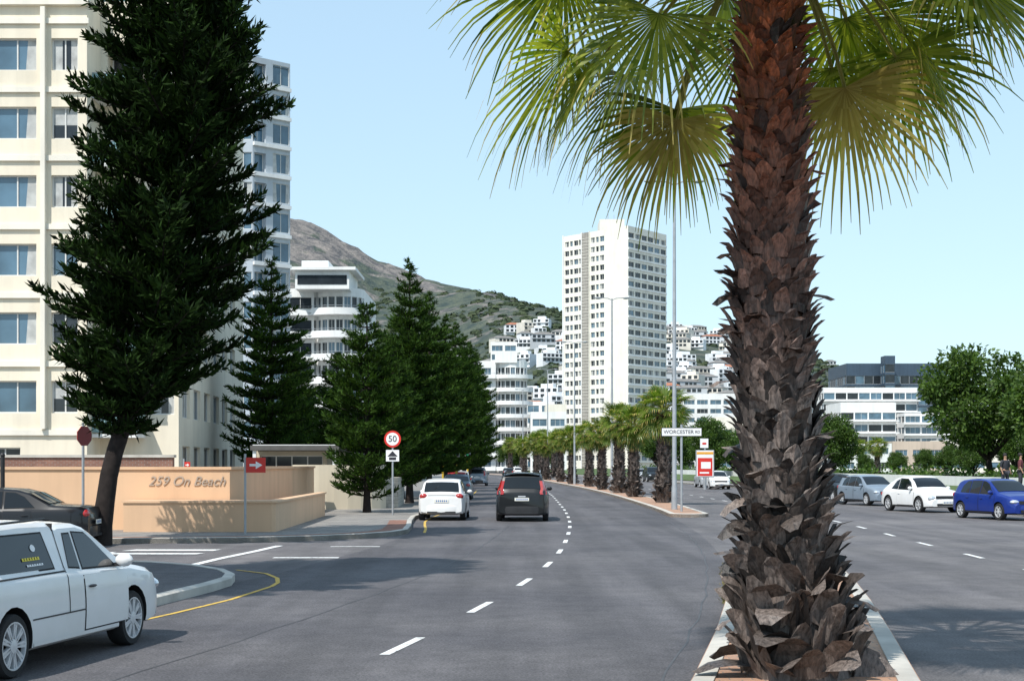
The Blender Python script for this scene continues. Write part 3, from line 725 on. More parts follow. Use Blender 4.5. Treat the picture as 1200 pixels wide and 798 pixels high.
cl(b1,bx(1110,150),150,.6,4,.42); cl(b1,bx(1050,190),190,.4,5,.4); cl(b1,bx(1015,215),215,.3,.7,.4); cl(b1,bx(1085,230),230,.3,1.7,.5); cl(b1,bx(1190,130),130,.6,3.3,.6); cl(b1,bx(1140,120),120,.6,5.3,.42)
cl(b1,bx(800,230),230,.1,1.5,.9); cl(b1,bx(640,300),300,.1,1.2,.9); cl(b1,bx(600,290),290,.1,2.2,.8); cl(b1,bx(625,380),380,.1,2.9,1.1); cl(b1,bx(770,300),300,.1,2.9,1.1);cl(b1,bx(900,250),250,.1,2.4,1.0);cl(b1,bx(945,260),260,.1,.4,1.0)
rg=np.random.default_rng(8); P=[]
for q in np.arange(60,240,.9):
    if rg.random()<.3: continue
    c=np.array([kerbR(q)+10+rg.uniform(-2,2),q,1.1]); rr=rg.uniform(.5,1.3); dv=rg.normal(size=(90,3)); dv/=np.linalg.norm(dv,axis=1,keepdims=True); P.append(c+dv*np.array([1.1,1.1,.8])*rr*rg.uniform(.5,1.1,(90,1)))
P=np.concatenate(P); o=quads('hedge_planting',diamonds(P,rg.normal(size=P.shape),.3,.2,rg),LEAF); o['kind']='stuff'

# ------------------------------------------------------------ palms
def bootmat():
    m,nt,b=newmat('palm_boot')
    g=nt.nodes.new('ShaderNodeNewGeometry'); v=nt.nodes.new('ShaderNodeTexCoord').outputs['Object']
    sx=nt.nodes.new('ShaderNodeSeparateXYZ'); nt.links.new(v,sx.inputs[0])
    mr=nt.nodes.new('ShaderNodeMapRange'); mr.inputs[1].default_value=2.4; mr.inputs[2].default_value=5.4; nt.links.new(sx.outputs[2],mr.inputs[0])
    a=ramp(nt,g.outputs['Random Per Island'],(.008,.006,.0055),(.20,.16,.14),0,1)
    c=ramp(nt,g.outputs['Random Per Island'],(.014,.004,.003),(.34,.085,.028),0,1)
    cc=mixc(nt,mr.outputs[0],a,c)
    mp=nt.nodes.new('ShaderNodeMapping'); nt.links.new(v,mp.inputs[0]); mp.inputs['Scale'].default_value=(34,34,5)
    f=noise(nt,mp.outputs[0],1,4,.7)
    cc=mixc(nt,1.0,cc,ramp(nt,f,(.2,.2,.2),(1.7,1.7,1.7)),'MULTIPLY')
    nt.links.new(cc,b.inputs['Base Color']); b.inputs['Roughness'].default_value=.48; b.inputs['Specular IOR Level'].default_value=.5
    addbump(nt,b,f,.8,.014); MATS['palm_boot']=m; return m
BOOT=bootmat()
PALM=leafmat('palm_leaf',(.085,.145,.014),(.36,.40,.075),.5,.33,.5,(1.45,1.45,.5))
PALMG=leafmat('palm_leaf_green',(.06,.12,.014),(.24,.31,.06),.45,.4,.4,(1.3,1.4,.5))
PALMD=leafmat('palm_leaf_dry',(.36,.28,.07),(.58,.48,.17),.45,.6)
def palm_trunk(H,ax,rad,seed,step=.07,npr=12,bl=.30,bw=.15,wild=.12):
    rg=np.random.default_rng(seed); mb=MB(); zs=np.linspace(-.1,H,24)
    mb.tube([ax(z) for z in zs],[rad(z)*.88 for z in zs],BOOT,18)
    n=int(H/step*npr)
    for i in range(n):
        z=H*(i+.5)/n+rg.normal(0,.01); a=i*2.39996+rg.normal(0,.10); r=rad(z)
        c=Vector(ax(z)); e=Vector((math.cos(a),math.sin(a),0)); s=Vector((-math.sin(a),math.cos(a),0))
        low=max(0,1-z/1.9)
        tw=rg.normal(0,.22+.9*low); s=(s+Vector((0,0,tw))).normalized()
        l=bl*rg.uniform(.7,1.2)*(1+.9*low); w=bw*rg.uniform(.75,1.25)*(1+.8*low); mode=rg.random()
        el=rg.uniform(1.2,1.5) if mode>wild+.15*low else rg.uniform(-.1,.9)
        cu=rg.uniform(.2,.9)
        p=c+e*(r*.92); q0=None
        rows_=[]
        for t in (0,.35,.7,1.0):
            ang=el-1.1*t*t*cu
            if t>0: p=p+(e*math.cos(ang)+Vector((0,0,math.sin(ang))))*l*.35
            ww=w*(1.0,.92,.75,.30)[int(t*3+.1)]*.5
            rows_.append([p-s*ww-e*.012,p+e*.028+Vector((0,0,.01)),p+s*ww-e*.012])
        mb.grid(rows_,BOOT)
    return mb
def palm_crown(c,nf,seed,pl=(.8,1.2),sl=(.85,1.25),nseg=38,ns=5,emin=-55,emax=80,bias=1.0,droop=.5,sw=.026,dryel=-38,clear=None):
    rg=np.random.default_rng(seed); Q=[];mi=[]
    c=np.array(c,float)
    for i in range(nf):
        a=i*2.39996+rg.normal(0,.2); el=math.radians(emin+(emax-emin)*((i+.5)/nf)**bias+rg.normal(0,4))
        e=np.array([math.cos(a),math.sin(a),0]); up=np.array([0,0,1.])
        L=rg.uniform(*pl)
        if clear is not None and e[1]<-.55 and el<math.radians(clear): el=math.radians(clear)+rg.uniform(0,.4)
        p=c+e*.12+up*.1*(i/nf)*3; t=None; d=el
        side=np.array([-e[1],e[0],0.])
        for q in range(5):
            t=e*math.cos(d)+up*math.sin(d); p2=p+t*L/5; w=.03*(1.2-q*.12)
            nrm=np.cross(t,side)
            Q.append([p-side*w,p2-side*w,p2+side*w,p+side*w]); mi.append(0)
            Q.append([p-nrm*w*.6,p2-nrm*w*.6,p2+nrm*w*.6,p+nrm*w*.6]); mi.append(0)
            p=p2; d-=.10*droop*(1+max(0,math.cos(el)))
        tw=rg.normal(0,.4); nrm=np.cross(t,side); sd=side*math.cos(tw)+nrm*math.sin(tw); nrm=np.cross(sd,t); 
        dry=1 if (el<math.radians(dryel) and rg.random()<.4) else 0
        dphi=math.radians(200)/nseg; SL=rg.uniform(*sl)
        for j in range(nseg):
            ph=(j-(nseg-1)/2)*dphi; 
            l=SL*(.72+.28*math.cos(ph*.8))*rg.uniform(.85,1.12)
            dv=t*math.cos(ph)+sd*math.sin(ph)+up*.10*abs(math.sin(ph)); dv/=np.linalg.norm(dv)
            ws=np.cross(nrm,dv); ws=ws/np.linalg.norm(ws)
            dr=rg.uniform(.25,.8)*droop*1.2; pp=p.copy(); prev=None
            tipd=rg.uniform(.5,2.6)
            for q in range(ns+1):
                u=q/ns; wdt=min(dphi*max(u*l,.02)*.52,sw)*(1-max(0,u-.5)/.5*.9)
                wdt=max(wdt,.003)
                fold=nrm*wdt*.5*(1 if j%2 else -1)
                A=pp-ws*wdt;B=pp+ws*wdt+fold
                if prev is not None: Q.append([prev[0],A,B,prev[1]]); mi.append(1+(1 if dry or (u>.85 and tipd>1.7) else 0))
                prev=(A,B)
                g=dr*(u**1.5)*.9+ (tipd if u>.55 else 0)*(u-.55)*2
                vdir=dv-up*g; vdir/=np.linalg.norm(vdir); pp=pp+vdir*l/ns
    return np.array(Q),mi
PET=M('palm_petiole',(.25,.25,.06),.5,.2,5)
axn=lambda z:(np.interp(z,[-.1,1,3,7],[0,-.1,-.24,-.26]),0,z)
radn=lambda z:np.interp(z,[-.2,.35,.9,1.6,3.5,4.6,5.6,6.7],[.56,.47,.385,.35,.335,.295,.25,.20])
t=thing('palm_tree','large fan palm with ragged fibrous trunk standing on the median','palm',(2.55,13.3,.13))
palm_trunk(6.75,axn,radn,2,.072,11,.215,.185,.08).obj('trunk',t,False,merge=False)
V,mi=palm_crown((-.26,0,6.6),70,12,(1.3,2.05),(1.05,1.45),42,7,-28,80,1.25,.74,.0205,-24,clear=4)
quads('crown',V,[PET,PALM,PALMD],t,mi)
axf=lambda z:(.05*math.sin(z),0,z); radf=lambda z:np.interp(z,[0,.6,1.5,4.3],[.40,.36,.35,.30])
t2=thing('palm_tree','short fan palm with rough dark trunk on the median','palm',(bx(777,73),73,.13),0,'palms along the median')
palm_trunk(4.3,axf,radf,5,.11,10,.20,.18).obj('trunk',t2,False,merge=False)
V,mi=palm_crown((0,0,4.3),50,4,(.45,.85),(.7,1.0),24,4,-55,84,.9,.8,.034,-50); quads('crown',V,[PET,PALMG,PALMD],t2,mi)
dD=[86,98,111,126,142,160,180,202,226]
for i,dd in enumerate(dD):
    x=(islL(dd)+islR(dd))/2+R.uniform(-.15,.15); s=R.uniform(.92,1.1); cl(t2,x,dd,.13,R.uniform(0,6),s)
for (b,D_,s) in ((1028,150,.8),(1008,260,1.1),(650,215,1.2),(635,240,1.3),(612,262,1.2),(598,275,1.2)): cl(t2,bx(b,D_),D_,.2,R.uniform(0,6),s,label='distant fan palm beside the seafront')

# ------------------------------------------------------------ cars
def lathe_y(mb,prof,mat,n=28):
    P=[[(r*math.cos(2*math.pi*k/n),y,r*math.sin(2*math.pi*k/n)) for k in range(n)] for r,y in prof]; mb.grid(P,mat,True)
WHEELS={}
def wheel(parent,x,y,r,side,alloy=False):
    k=(round(r,2),alloy)
    if k not in WHEELS:
        ri_=.76 if alloy else .68
        mb=MB(); lathe_y(mb,[(r*ri_,-.10),(r*.95,-.10),(r,-.075),(r,.075),(r*.95,.10),(r*ri_,.10)],RUBBER); ty=mb.mesh('tyre')
        mb=MB(); lathe_y(mb,[(r*ri_,-.104),(r*(ri_-.05),-.104),(r*(ri_-.06),-.06)],ALLOY,28); lathe_y(mb,[(r*.68,-.02),(.001,-.02)],BLACK,20)
        ns=9 if alloy else 6
        for i in range(ns):
            for dlt in (-.09,.09):
                T=Matrix.Rotation(2*math.pi*i/ns+dlt,4,'Y'); mb.box(.05,r*(ri_-.04),-.097,-.06,-.014 if alloy else -.02,.014 if alloy else .02,ALLOY,T)
        lathe_y(mb,[(r*.22,-.05),(r*.22,-.10),(.001,-.105)],ALLOY,14); ri=mb.mesh('rim')
        WHEELS[k]=(ty,ri)
    ty,ri=WHEELS[k]
    w=mk('wheel',None,parent,(x,y,r)); 
    if side>0: w.rotation_euler=(0,0,math.pi)
    mk('tyre',ty,w); mk('rim',ri,w); return w
ST={
'hatch':dict(L=3.95,W=1.68,r=.30,ax=(.68,3.14),top=[(0,.84),(.04,.92),(.10,1.0),(.38,1.36),(.6,1.42),(1.0,1.455),(1.6,1.47),(2.0,1.44),(2.3,1.37),(2.95,1.0),(3.05,.97),(3.6,.87),(3.83,.74),(3.95,.6)],belt=[(0,.94),(1,.93),(3,.88),(3.95,.8)],
   win=[[(.62,.98),(1.18,.96),(1.18,1.36),(.95,1.36),(.72,1.22)],[(1.24,.96),(1.86,.94),(1.86,1.38),(1.24,1.37)],[(1.92,.94),(2.72,.93),(2.32,1.28),(2.1,1.36),(1.92,1.38)]],doors=[(1.0,1.86),(1.9,2.9)],ws=(2.24,2.92),rw=(.11,.37)),
'suv':dict(L=4.5,W=1.84,r=.34,ax=(.82,3.5),top=[(0,.98),(.04,1.06),(.09,1.12),(.30,1.56),(.48,1.64),(1.0,1.69),(1.9,1.70),(2.4,1.67),(2.65,1.60),(3.3,1.16),(3.4,1.12),(4.15,1.0),(4.4,.84),(4.5,.7)],belt=[(0,1.08),(1,1.06),(3.3,1.0),(4.5,.9)],
   win=[[(.42,1.12),(1.1,1.1),(1.1,1.56),(.62,1.54)],[(1.16,1.1),(1.95,1.08),(1.95,1.58),(1.16,1.57)],[(2.02,1.08),(3.0,1.06),(2.62,1.46),(2.45,1.56),(2.02,1.58)]],doors=[(1.12,1.98),(2.02,3.1)],ws=(2.6,3.26),rw=(.10,.29)),
'sedan':dict(L=4.65,W=1.76,r=.31,ax=(.95,3.72),top=[(0,.84),(.05,.96),(.2,1.0),(.8,1.03),(.9,1.05),(1.4,1.32),(1.7,1.40),(2.2,1.43),(2.6,1.40),(2.85,1.33),(3.45,1.0),(3.55,.96),(4.25,.88),(4.5,.76),(4.65,.6)],belt=[(0,.93),(3.5,.89),(4.65,.8)],
   win=[[(1.25,.98),(1.95,.96),(1.95,1.33),(1.72,1.32),(1.5,1.22)],[(2.02,.96),(3.15,.94),(2.75,1.25),(2.55,1.33),(2.02,1.35)]],doors=[(1.3,1.98),(2.02,3.2)],ws=(2.82,3.42),rw=(.92,1.38)),
'beetle':dict(L=4.1,W=1.74,r=.32,ax=(.78,3.28),top=[(0,.60),(.08,.78),(.3,.98),(.7,1.22),(1.1,1.39),(1.6,1.49),(2.0,1.49),(2.3,1.42),(2.6,1.27),(2.95,1.0),(3.1,.96),(3.5,.90),(3.85,.76),(4.1,.55)],belt=[(0,.9),(3,.9),(4.1,.8)],
   win=[[(.98,.97),(1.5,.95),(1.5,1.36),(1.25,1.28)],[(1.56,.95),(2.72,.93),(2.42,1.24),(2.15,1.37),(1.56,1.39)]],doors=[(1.54,2.9)],ws=(2.32,2.9),rw=(.5,1.0)),
'bakkie':dict(L=4.42,W=1.64,r=.30,ax=(.75,3.41),top=[(0,.88),(.03,.95),(.10,1.15),(.24,1.37),(.5,1.41),(1.2,1.43),(1.83,1.42),(1.9,1.37),(2.0,1.39),(2.4,1.39),(2.62,1.34),(2.75,1.28),(3.35,.94),(3.45,.91),(4.08,.82),(4.30,.70),(4.42,.56)],belt=[(0,.92),(1.9,.90),(3.4,.85),(4.42,.78)],
   win=[[(.35,.97),(1.66,.97),(1.60,1.31),(.5,1.31)],[(1.98,.96),(2.22,.94),(2.22,1.28),(2.06,1.28)],[(2.28,.93),(3.08,.91),(2.68,1.20),(2.56,1.27),(2.28,1.29)]],doors=[(2.22,3.28)],ws=(2.7,3.3),rw=(.06,.20)),
}
SEAM=M('panel_gap',(.015,.015,.016),.8,.1,3)
def build_car(style,color,label,name='car',cat='car',group=None):
    s=ST[style]; L=s['L'];W=s['W']; tx=[p[0] for p in s['top']]; tz=[p[1] for p in s['top']]
    top=lambda x:float(np.interp(x,tx,tz)); belt=lambda x:float(np.interp(x,[p[0] for p in s['belt']],[p[1] for p in s['belt']]))
    def sec(x):
        zt=top(x);bl=belt(x)
        zb=.20+.10*max(0,1-x/.5)+.06*max(0,1-(L-x)/.6)
        w=W/2*(1-.14*max(0,1-x/.5)**2.2-.20*max(0,1-(L-x)/.7)**2.2)
        zs=min(bl,zt-.07); pts=[(0,zb),(w*.86,zb)]
        for t in (.06,.2,.4,.6,.8,.93,1):
            bul=.93+.07*math.sin(math.pi*min(1,.22+t*.62))
            if t>.95: bul-=.012
            pts.append((w*bul,zb+(zs-zb)*t))
        wb=pts[-1][0]; ht=max(zt-.05-zs,.012)
        for t in (.05,.35,.7,1): 
            z=zs+ht*t; pts.append((wb-.015-.30*ht*t-.02*t,z))
        wt=pts[-1][0]
        pts+= [(wt-.045,zt-.012+max(0,.012-(zt-.05-zs))),(wt*.55,zt+.008),(0,zt+.016)]
        return pts
    def side(x,z):
        p=sec(x)[1:13]; return float(np.interp(z,[q[1] for q in p],[q[0] for q in p]))
    root=thing(name,label,cat,(0,0,0),0,group)
    off=-L/2
    xs_=sorted(set([round(v,3) for v in list(np.linspace(0,L,46))+tx]))
    rows_=[]
    for x in xs_:
        p=sec(x); full=[(x+off,y,z) for y,z in p]+[(x+off,-y,z) for y,z in p[-2:0:-1]]
        rows_.append(full)
    mb=MB(); mb.grid(rows_,PAINT,True); mb.face(rows_[0],PAINT); mb.face(rows_[-1][::-1],PAINT); mb.mi(BLACK)
    me=mb.mesh('body',True,28)
    cb=MB(); cb.mats=[PAINT,BLACK]
    for ax in s['ax']:
        for sd in (-1,1):
            n=22; rr=s['r']+.065; P=[[(ax+off+rr*math.cos(2*math.pi*k/n),y,s['r']+rr*math.sin(2*math.pi*k/n)) for k in range(n)] for y in ((W/2-.30)*sd,(W/2+.2)*sd)]
            cb.grid(P,BLACK,True); cb.face(P[0],BLACK); cb.face(P[1][::-1],BLACK)
    cm=cb.mesh('cut',False)
    import bmesh
    b=bmesh.new(); b.from_mesh(cm); bmesh.ops.recalc_face_normals(b,faces=b.faces); b.to_mesh(cm); b.free()
    bo=mk('body',me,root); co=mk('cut',cm)
    md=bo.modifiers.new('b','BOOLEAN'); md.operation='DIFFERENCE'; md.object=co; md.solver='EXACT'
    dg=bpy.context.evaluated_depsgraph_get(); me2=bpy.data.meshes.new_from_object(bo.evaluated_get(dg)); bo.modifiers.clear(); bo.data=me2; me2.name='body'
    bpy.data.objects.remove(co); me2.set_sharp_from_angle(angle=math.radians(28))
    for sd in (-1,1):
        for wn in s['win']:
            mb=MB(); pts=[(x+off,sd*(side(x,z)+.007),z) for x,z in wn]; mb.face(pts if sd<0 else pts[::-1],GLASS)
            cx=sum(q[0] for q in wn)/len(wn); cz=sum(q[1] for q in wn)/len(wn)
            big=[(cx+(x-cx)*1.05,cz+(z-cz)*1.10) for x,z in wn]
            pts=[(x+off,sd*(side(x,z)+.003),z) for x,z in big]; mb.face(pts if sd<0 else pts[::-1],SEAM)
            mb.obj('side_window',root,False,merge=False)
        for (x0,x1) in s['doors']:
            zt=belt((x0+x1)/2)-.015
            mb=MB(); zz=np.linspace(.30,zt,8); xx_=np.linspace(x0,x1,8)
            mb.grid([[(x+off,sd*(side(x,z)+.002),z) for x in xx_] for z in np.linspace(.285,zt,8)],SEAM)
            xi=np.linspace(x0+.014,x1-.014,8)
            mb.grid([[(x+off,sd*(side(x,z)+.0075),z) for x in xi] for z in zz],PAINT)
            d_=mb.obj('door',root,True,60,merge=False)
            mb=MB(); hz=zt-.12; hx=x0+.16; y=side(hx,hz); mb.ell((hx+off,sd*(y+.02),hz),(.09,.02,.016),BLACK if style=='bakkie' else PAINT,8,5); mb.obj('handle',d_,True)
        mb=MB(); xm=s['ws'][1]-.22; y=side(xm,belt(xm)+.05); mb.ell((xm+off,sd*(y+.11),belt(xm)+.10),(.06,.10,.075),PAINT,10,6); mb.box(xm+off-.02,xm+off+.02,min(sd*y,sd*(y+.08)),max(sd*y,sd*(y+.08)),belt(xm)+.03,belt(xm)+.07,BLACK); mb.obj('wing_mirror',root,True)
        for ax in s['ax']: wheel(root,ax+off,sd*(W/2-.105),s['r'],sd,style=='bakkie')
        mb=MB(); xa=s['ax'][0]+s['r']+.08; xb=s['ax'][1]-s['r']-.08
        mb.grid([[(x+off,sd*(side(x,z)+.012),z) for x in np.linspace(xa,xb,8)] for z in (.215,.25,.285)],BLACK if style!='bakkie' else PAINT); mb.obj('sill',root,True,merge=False)
        mb=MB(); 
        hz=top(L-.20)-.13
        hx_=L-.17; yy_=sec(hx_)[6][0]-.14
        mb.ell((hx_+off+.0,sd*yy_,hz),(.15,.17,.085 if style!='beetle' else .13),HLAMP,14,8); mb.obj('headlight',root,True)
        mb=MB()
        if style=='suv':
            rows2=[]
            for z in np.linspace(.95,1.42,8):
                x=float(np.interp(z,[.5,.98,1.12,1.56],[0,0,.09,.30])); wv=side(max(x,.02),min(z,top(max(x,.02))-.06)) if x<.1 else side(x+.06,z)
                rows2.append([(x+off-.02,sd*(wv-.12),z),(x+off-.025,sd*(wv-.03),z),(x+off+.06,sd*(wv+.014),z),(x+off+.14,sd*(side(x+.2,z)+.008),z)])
            mb.grid(rows2,TLAMP)
        else:
            zc={'hatch':.86,'sedan':.82,'beetle':.72,'bakkie':.80}[style]; w0=sec(.05)[7][0]
            mb.ell((.075+off,sd*(w0-.10),zc),(.09,.15,.11),TLAMP,12,8)
        mb.obj('tail_light',root,True)
    def toppatch(x0,x1,name,mat,inset=.05,n=8,o=.012):
        rows3=[]
        for x in np.linspace(x0,x1,n):
            p=sec(x); wt=p[-3][0]-inset+.03
            ys_=[-wt,-wt*.6,0,wt*.6,wt]; e=1e-2; sl=(top(x+e)-top(x-e))/(2*e); nl_=math.hypot(sl,1)
            rows3.append([(x+off-sl/nl_*o,y,float(np.interp(abs(y),[0,p[-2][0],p[-3][0]],[p[-1][1],p[-2][1],p[-3][1]]))+o/nl_) for y in ys_])
        mb=MB(); mb.grid(rows3,mat); return mb.obj(name,root,True,60,merge=False)
    toppatch(s['ws'][0],s['ws'][1],'windscreen',GLASS); toppatch(s['rw'][0],s['rw'][1],'rear_window',GLASS,.06 if style!='suv' else .10)
    for end in (0,1):
        mb=MB(); rws=[]
        for yv in np.linspace(-1,1,13):
            wv=W/2*.90; x=(-.05+ .16*abs(yv)**3) if end==0 else (L+.05-.26*abs(yv)**3)
            dx=1 if end==0 else -1
            y=yv*wv
            rws.append([(x+off+dx*.12,y,.24),(x+off,y,.27),(x+off-dx*.01,y,.42),(x+off,y,.52),(x+off+dx*.10,y,.56)])
        mb.grid(rws,PAINT if style!='suv' or end else BLACK)
        mb.obj('bumper',root,True,50,merge=False)
        mb=MB()
        xx0=(-.065 if end==0 else L+.065)+off; sgn=-1 if end==0 else 1
        zp=.42 if end or style in('suv','bakkie') else .62
        if not end and style in('hatch','suv'): zp=.70 if style=='hatch' else .78; xx0=-.008+off
        mb.box(min(xx0,xx0+sgn*.012),max(xx0,xx0+sgn*.012),-.25,.25,zp-.055,zp+.055,PLATE)
        for i in range(6): yv=-.2+i*.07; q=xx0+sgn*.014; mb.face([(q,yv,zp-.03),(q,yv+.035,zp-.03),(q,yv+.035,zp+.03),(q,yv,zp+.03)],BLUS)
        mb.obj('number_plate',root,False,merge=False)
    mb=MB(); mb.box(L+off-.02,L+off+.008,-W*.3,W*.3,.60-.02,.70 if style!='suv' else .8,BLACK); mb.box(L+off+.03,L+off+.058,-W*.28,W*.28,.28,.38,BLACK); mb.obj('grille',root,False)
    mb=MB(); mb.box(off-.052,off-.02,-W*.3,W*.3,.27,.33,BLACK); mb.obj('rear_valance',root,False)
    if style=='suv':
        for sd in (-1,1): mb=MB(); mb.tube([(.7+off,sd*.62,1.70),(.85+off,sd*.62,1.76),(2.3+off,sd*.62,1.77),(2.45+off,sd*.62,1.70)],.018,STEEL,6); mb.obj('roof_rail',root,True)
        mb=MB(); mb.box(.26+off,.50+off,-.62,.62,1.655,1.69,PAINT); mb.obj('spoiler',root,True)
    if style in('hatch','suv'):
        mb=MB(); mb.box(off-.012,off-.002,-.13,.13,.66 if style=='hatch' else .86,.70 if style=='hatch' else .90,ALLOY); mb.box(off-.0,off+.03,-.5,.5,.90,.91,BLACK); mb.obj('tailgate_trim',root,False)
        mb=MB(); mb.tube([(off+.33,0,1.30),(off+.16,.25,1.13)],.008,BLACK,5); mb.obj('wiper',root,True)
    if style=='bakkie':
        mb=MB(); mb.box(1.86+off,1.88+off,-.62,.62,1.18,1.40,SEAM)
        for sd in (-1,1):
            mb.grid([[(x+off,sd*(side(x,z)+.004),z) for x in (1.87,1.885)] for z in np.linspace(.5,1.34,8)],SEAM)
            mb.grid([[(x+off,sd*(side(x,z)+.006),z) for x in np.linspace(.1,1.87,9)] for z in (.915,.93)],SEAM)
            mb.grid([[(x+off,sd*(side(x,z)+.004),z) for x in np.linspace(1.1,3.0,9)] for z in (.50,.515)],BLACK)
        mb.obj('canopy_seam',root,False,merge=False)
        YM=M('sticker_yellow',(.75,.6,.03),.5,.05,3)
        for (xs0,xs1,z0,z1,mt) in ((1.30,1.40,1.14,1.22,WHT),(1.08,1.44,1.065,1.095,YM),(1.14,1.48,1.01,1.03,WHT)):
            mb=MB()
            if z1>1.2:
                cx_,cz_=(xs0+xs1)/2,(z0+z1)/2
                mb.face([(cx_+.05*math.cos(k)+off,-(side(cx_+.05*math.cos(k),cz_+.035*math.sin(k))+.012),cz_+.035*math.sin(k)) for k in [i*2*math.pi/10 for i in range(10)]],WHT)
            else:
                k=int((xs1-xs0)/.045)
                P0=[xs0+i*(xs1-xs0)/k for i in range(k)]
                for xq in P0: mb.raw([(x+off,-(side(x,z)+.012),z) for x,z in ((xq,z0),(xq+.035,z0),(xq+.035,z1),(xq,z1))],[(0,1,2,3)],mt)
                for xq in P0[:-1]: mb.raw([(x+off,-(side(x,z)+.012),z) for x,z in ((xq+.035,z0),(xq+.05,z0),(xq+.05,z0+.006),(xq+.035,z0+.006))],[(0,1,2,3)],mt)
            mb.obj('sticker',root,False)
        for sd in (-1,1): mb=MB(); mb.tube([(.3+off,sd*.6,1.42),(1.75+off,sd*.6,1.45)],.012,BLACK,6); mb.obj('roof_rail',root,True)
    def setc(o):
        if o.type=='MESH': o.color=color
        for c in o.children: setc(c)
    bpy.context.view_layer.update(); setc(root); return root
def place(c,x,y,heading,label=None,z=.004):
    c.location=(x,y,z); c.rotation_euler=(0,0,math.atan2(heading[1],heading[0]))
    if label: c['label']=label
    return c
WHITE=(.82,.82,.82,1);SILV=(.42,.44,.46,1);DKG=(.006,.007,.008,1);BLU=(.008,.03,.22,1);BLKC=(.005,.005,.007,1);RED=(.4,.02,.02,1);SLATE=(.12,.17,.22,1);LTB=(.20,.25,.31,1)
bk=build_car('bakkie',WHITE,'white pickup with white canopy parked at the kerb',name='pickup_truck',cat='pickup truck')
place(bk,-5.20,15.5,(.17,1),z=.005)
suv=build_car('suv',DKG,'black sport utility vehicle driving away'); place(suv,bx(613,55),54.2,(.03,1))
hb=build_car('hatch',WHITE,'white hatchback parked at the kerb facing away',group='cars parked along the pine kerb'); place(hb,bx(521,54.5),54.8,(.02,1))
sd_=build_car('sedan',BLKC,'black sedan standing in the side street'); place(sd_,bx(34,39)+.2,36.1,(-1,-.04))
be=build_car('beetle',WHITE,'rounded white car parked at the seafront kerb',group='cars parked at the seafront kerb'); place(be,17.4,63.5,(.26,-.96))
def cc(proto,x,y,hd,color,label,group=None):
    c=clone(proto,None,color); place(c,x,y,hd,label)
    if group: c['group']=group
    elif 'group' in c: del c['group']
    return c
G1='cars parked along the pine kerb';G2='cars parked at the seafront kerb'
cc(hb,17.9,54.8,(.26,-.96),BLU,'dark blue hatchback parked at the seafront kerb',G2)
cc(hb,17.6,73.5,(.26,-.96),LTB,'silver blue hatchback parked at the seafront kerb',G2)
cc(hb,17.9,82,(.2,-.97),DKG,'dark hatchback parked at the seafront kerb',G2)
cc(sd_,bx(536,86),86,(0,1),SLATE,'slate blue car parked behind the hatchback',G1)
cc(hb,bx(528,100)+.4,101,(0,1),RED,'red hatchback parked under the pines',G1)
cc(hb,bx(540,118),118,(0,1),SILV,'silver hatchback parked under the pines',G1)
cc(suv,bx(560,140),140,(.02,1),LTB,'light silver utility vehicle driving along the pines')
cc(sd_,bx(545,150),150,(-.03,1),WHITE,'white sedan parked under the pines',G1)
cc(hb,bx(595,225),225,(-.05,1),DKG,'distant dark hatchback on the road')
cc(hb,bx(606,260),260,(-.08,1),WHITE,'distant white hatchback on the road')
cc(hb,16.6,121,(.03,-1),WHITE,'white hatchback parked far along the seafront',G2)
cc(sd_,17.0,130,(.03,-1),SILV,'silver sedan parked far along the seafront',G2)
cc(suv,bx(765,170),170,(.08,-1),DKG,'dark utility vehicle on the seafront carriageway')
cc(hb,bx(752,190),190,(.1,-1),SILV,'silver hatchback on the seafront carriageway')
cc(suv,17.2,101,(.05,-1),WHITE,'white utility vehicle parked at the seafront kerb',G2)

# ------------------------------------------------------------ street furniture
def lamp(x,y,h,double=True,rz=0,label='tall galvanised street lamp with twin arms on the median'):
    t=thing('street_lamp',label,'street lamp',(x,y,.13),rz,'street lamps on the median')
    mb=MB(); mb.tube([(0,0,0),(0,0,.9),(0,0,1.0),(0,0,h)],[.13,.12,.10,.055],STEEL,10); mb.obj('pole',t,True,60)
    for s in ((-1,1) if double else (1,)):
        mb=MB(); mb.tube([(0,0,h-.1),(s*.3,0,h+.03),(s*.75,0,h+.06)],.03,STEEL,6); mb.obj('arm',t,True,60)
        mb=MB(); mb.ell((s*.98,0,h+.06),(.30,.11,.06),STEEL,12,6); mb.ell((s*.98,0,h+.02),(.2,.08,.06),GLR,10,6); mb.obj('lamp_head',t,True,60)
    return t
l1=lamp((islL(62)+islR(62))/2-.15,62,13.55)
for dd in (103,140,180,228): cl(l1,(islL(dd)+islR(dd))/2,dd,.13,0,.98)
t=thing('street_name_sign','white street name board on a steel post at the median tip','street sign',((islL(59.6)+islR(59.6))/2-.1,59.3,.13))
mb=MB(); mb.tube([(0,0,0),(0,0,3.45)],.05,STEEL,8); mb.obj('post',t,True,60)
mb=MB(); mb.box(-.78,.78,-.085,-.06,3.0,3.30,WHT); mb.box(-.80,.80,-.058,-.05,2.98,3.32,INK); mb.obj('board',t,False)
textmesh('lettering','WORCESTER',.205,INK,t,(-.12,-.092,3.15),(math.pi/2,0,0),.002); textmesh('lettering','RD',.15,INK,t,(.63,-.092,3.15),(math.pi/2,0,0),.002)
def disc(mb,cx,y,cz,r,mat,n=28,th=.01):
    P=[(cx+r*math.cos(2*math.pi*k/n),y,cz+r*math.sin(2*math.pi*k/n)) for k in range(n)]
    Q=[(a,y+th,c) for a,_,c in P]; mb.face(P,mat); mb.grid([P,Q],mat,True)
t=thing('speed_limit_sign','round fifty speed limit sign above a small crossing sign','traffic sign',(bx(460,55),55,.13))
mb=MB(); mb.tube([(0,.05,0),(0,.05,3.1)],.035,STEEL,8); mb.obj('post',t,True,60)
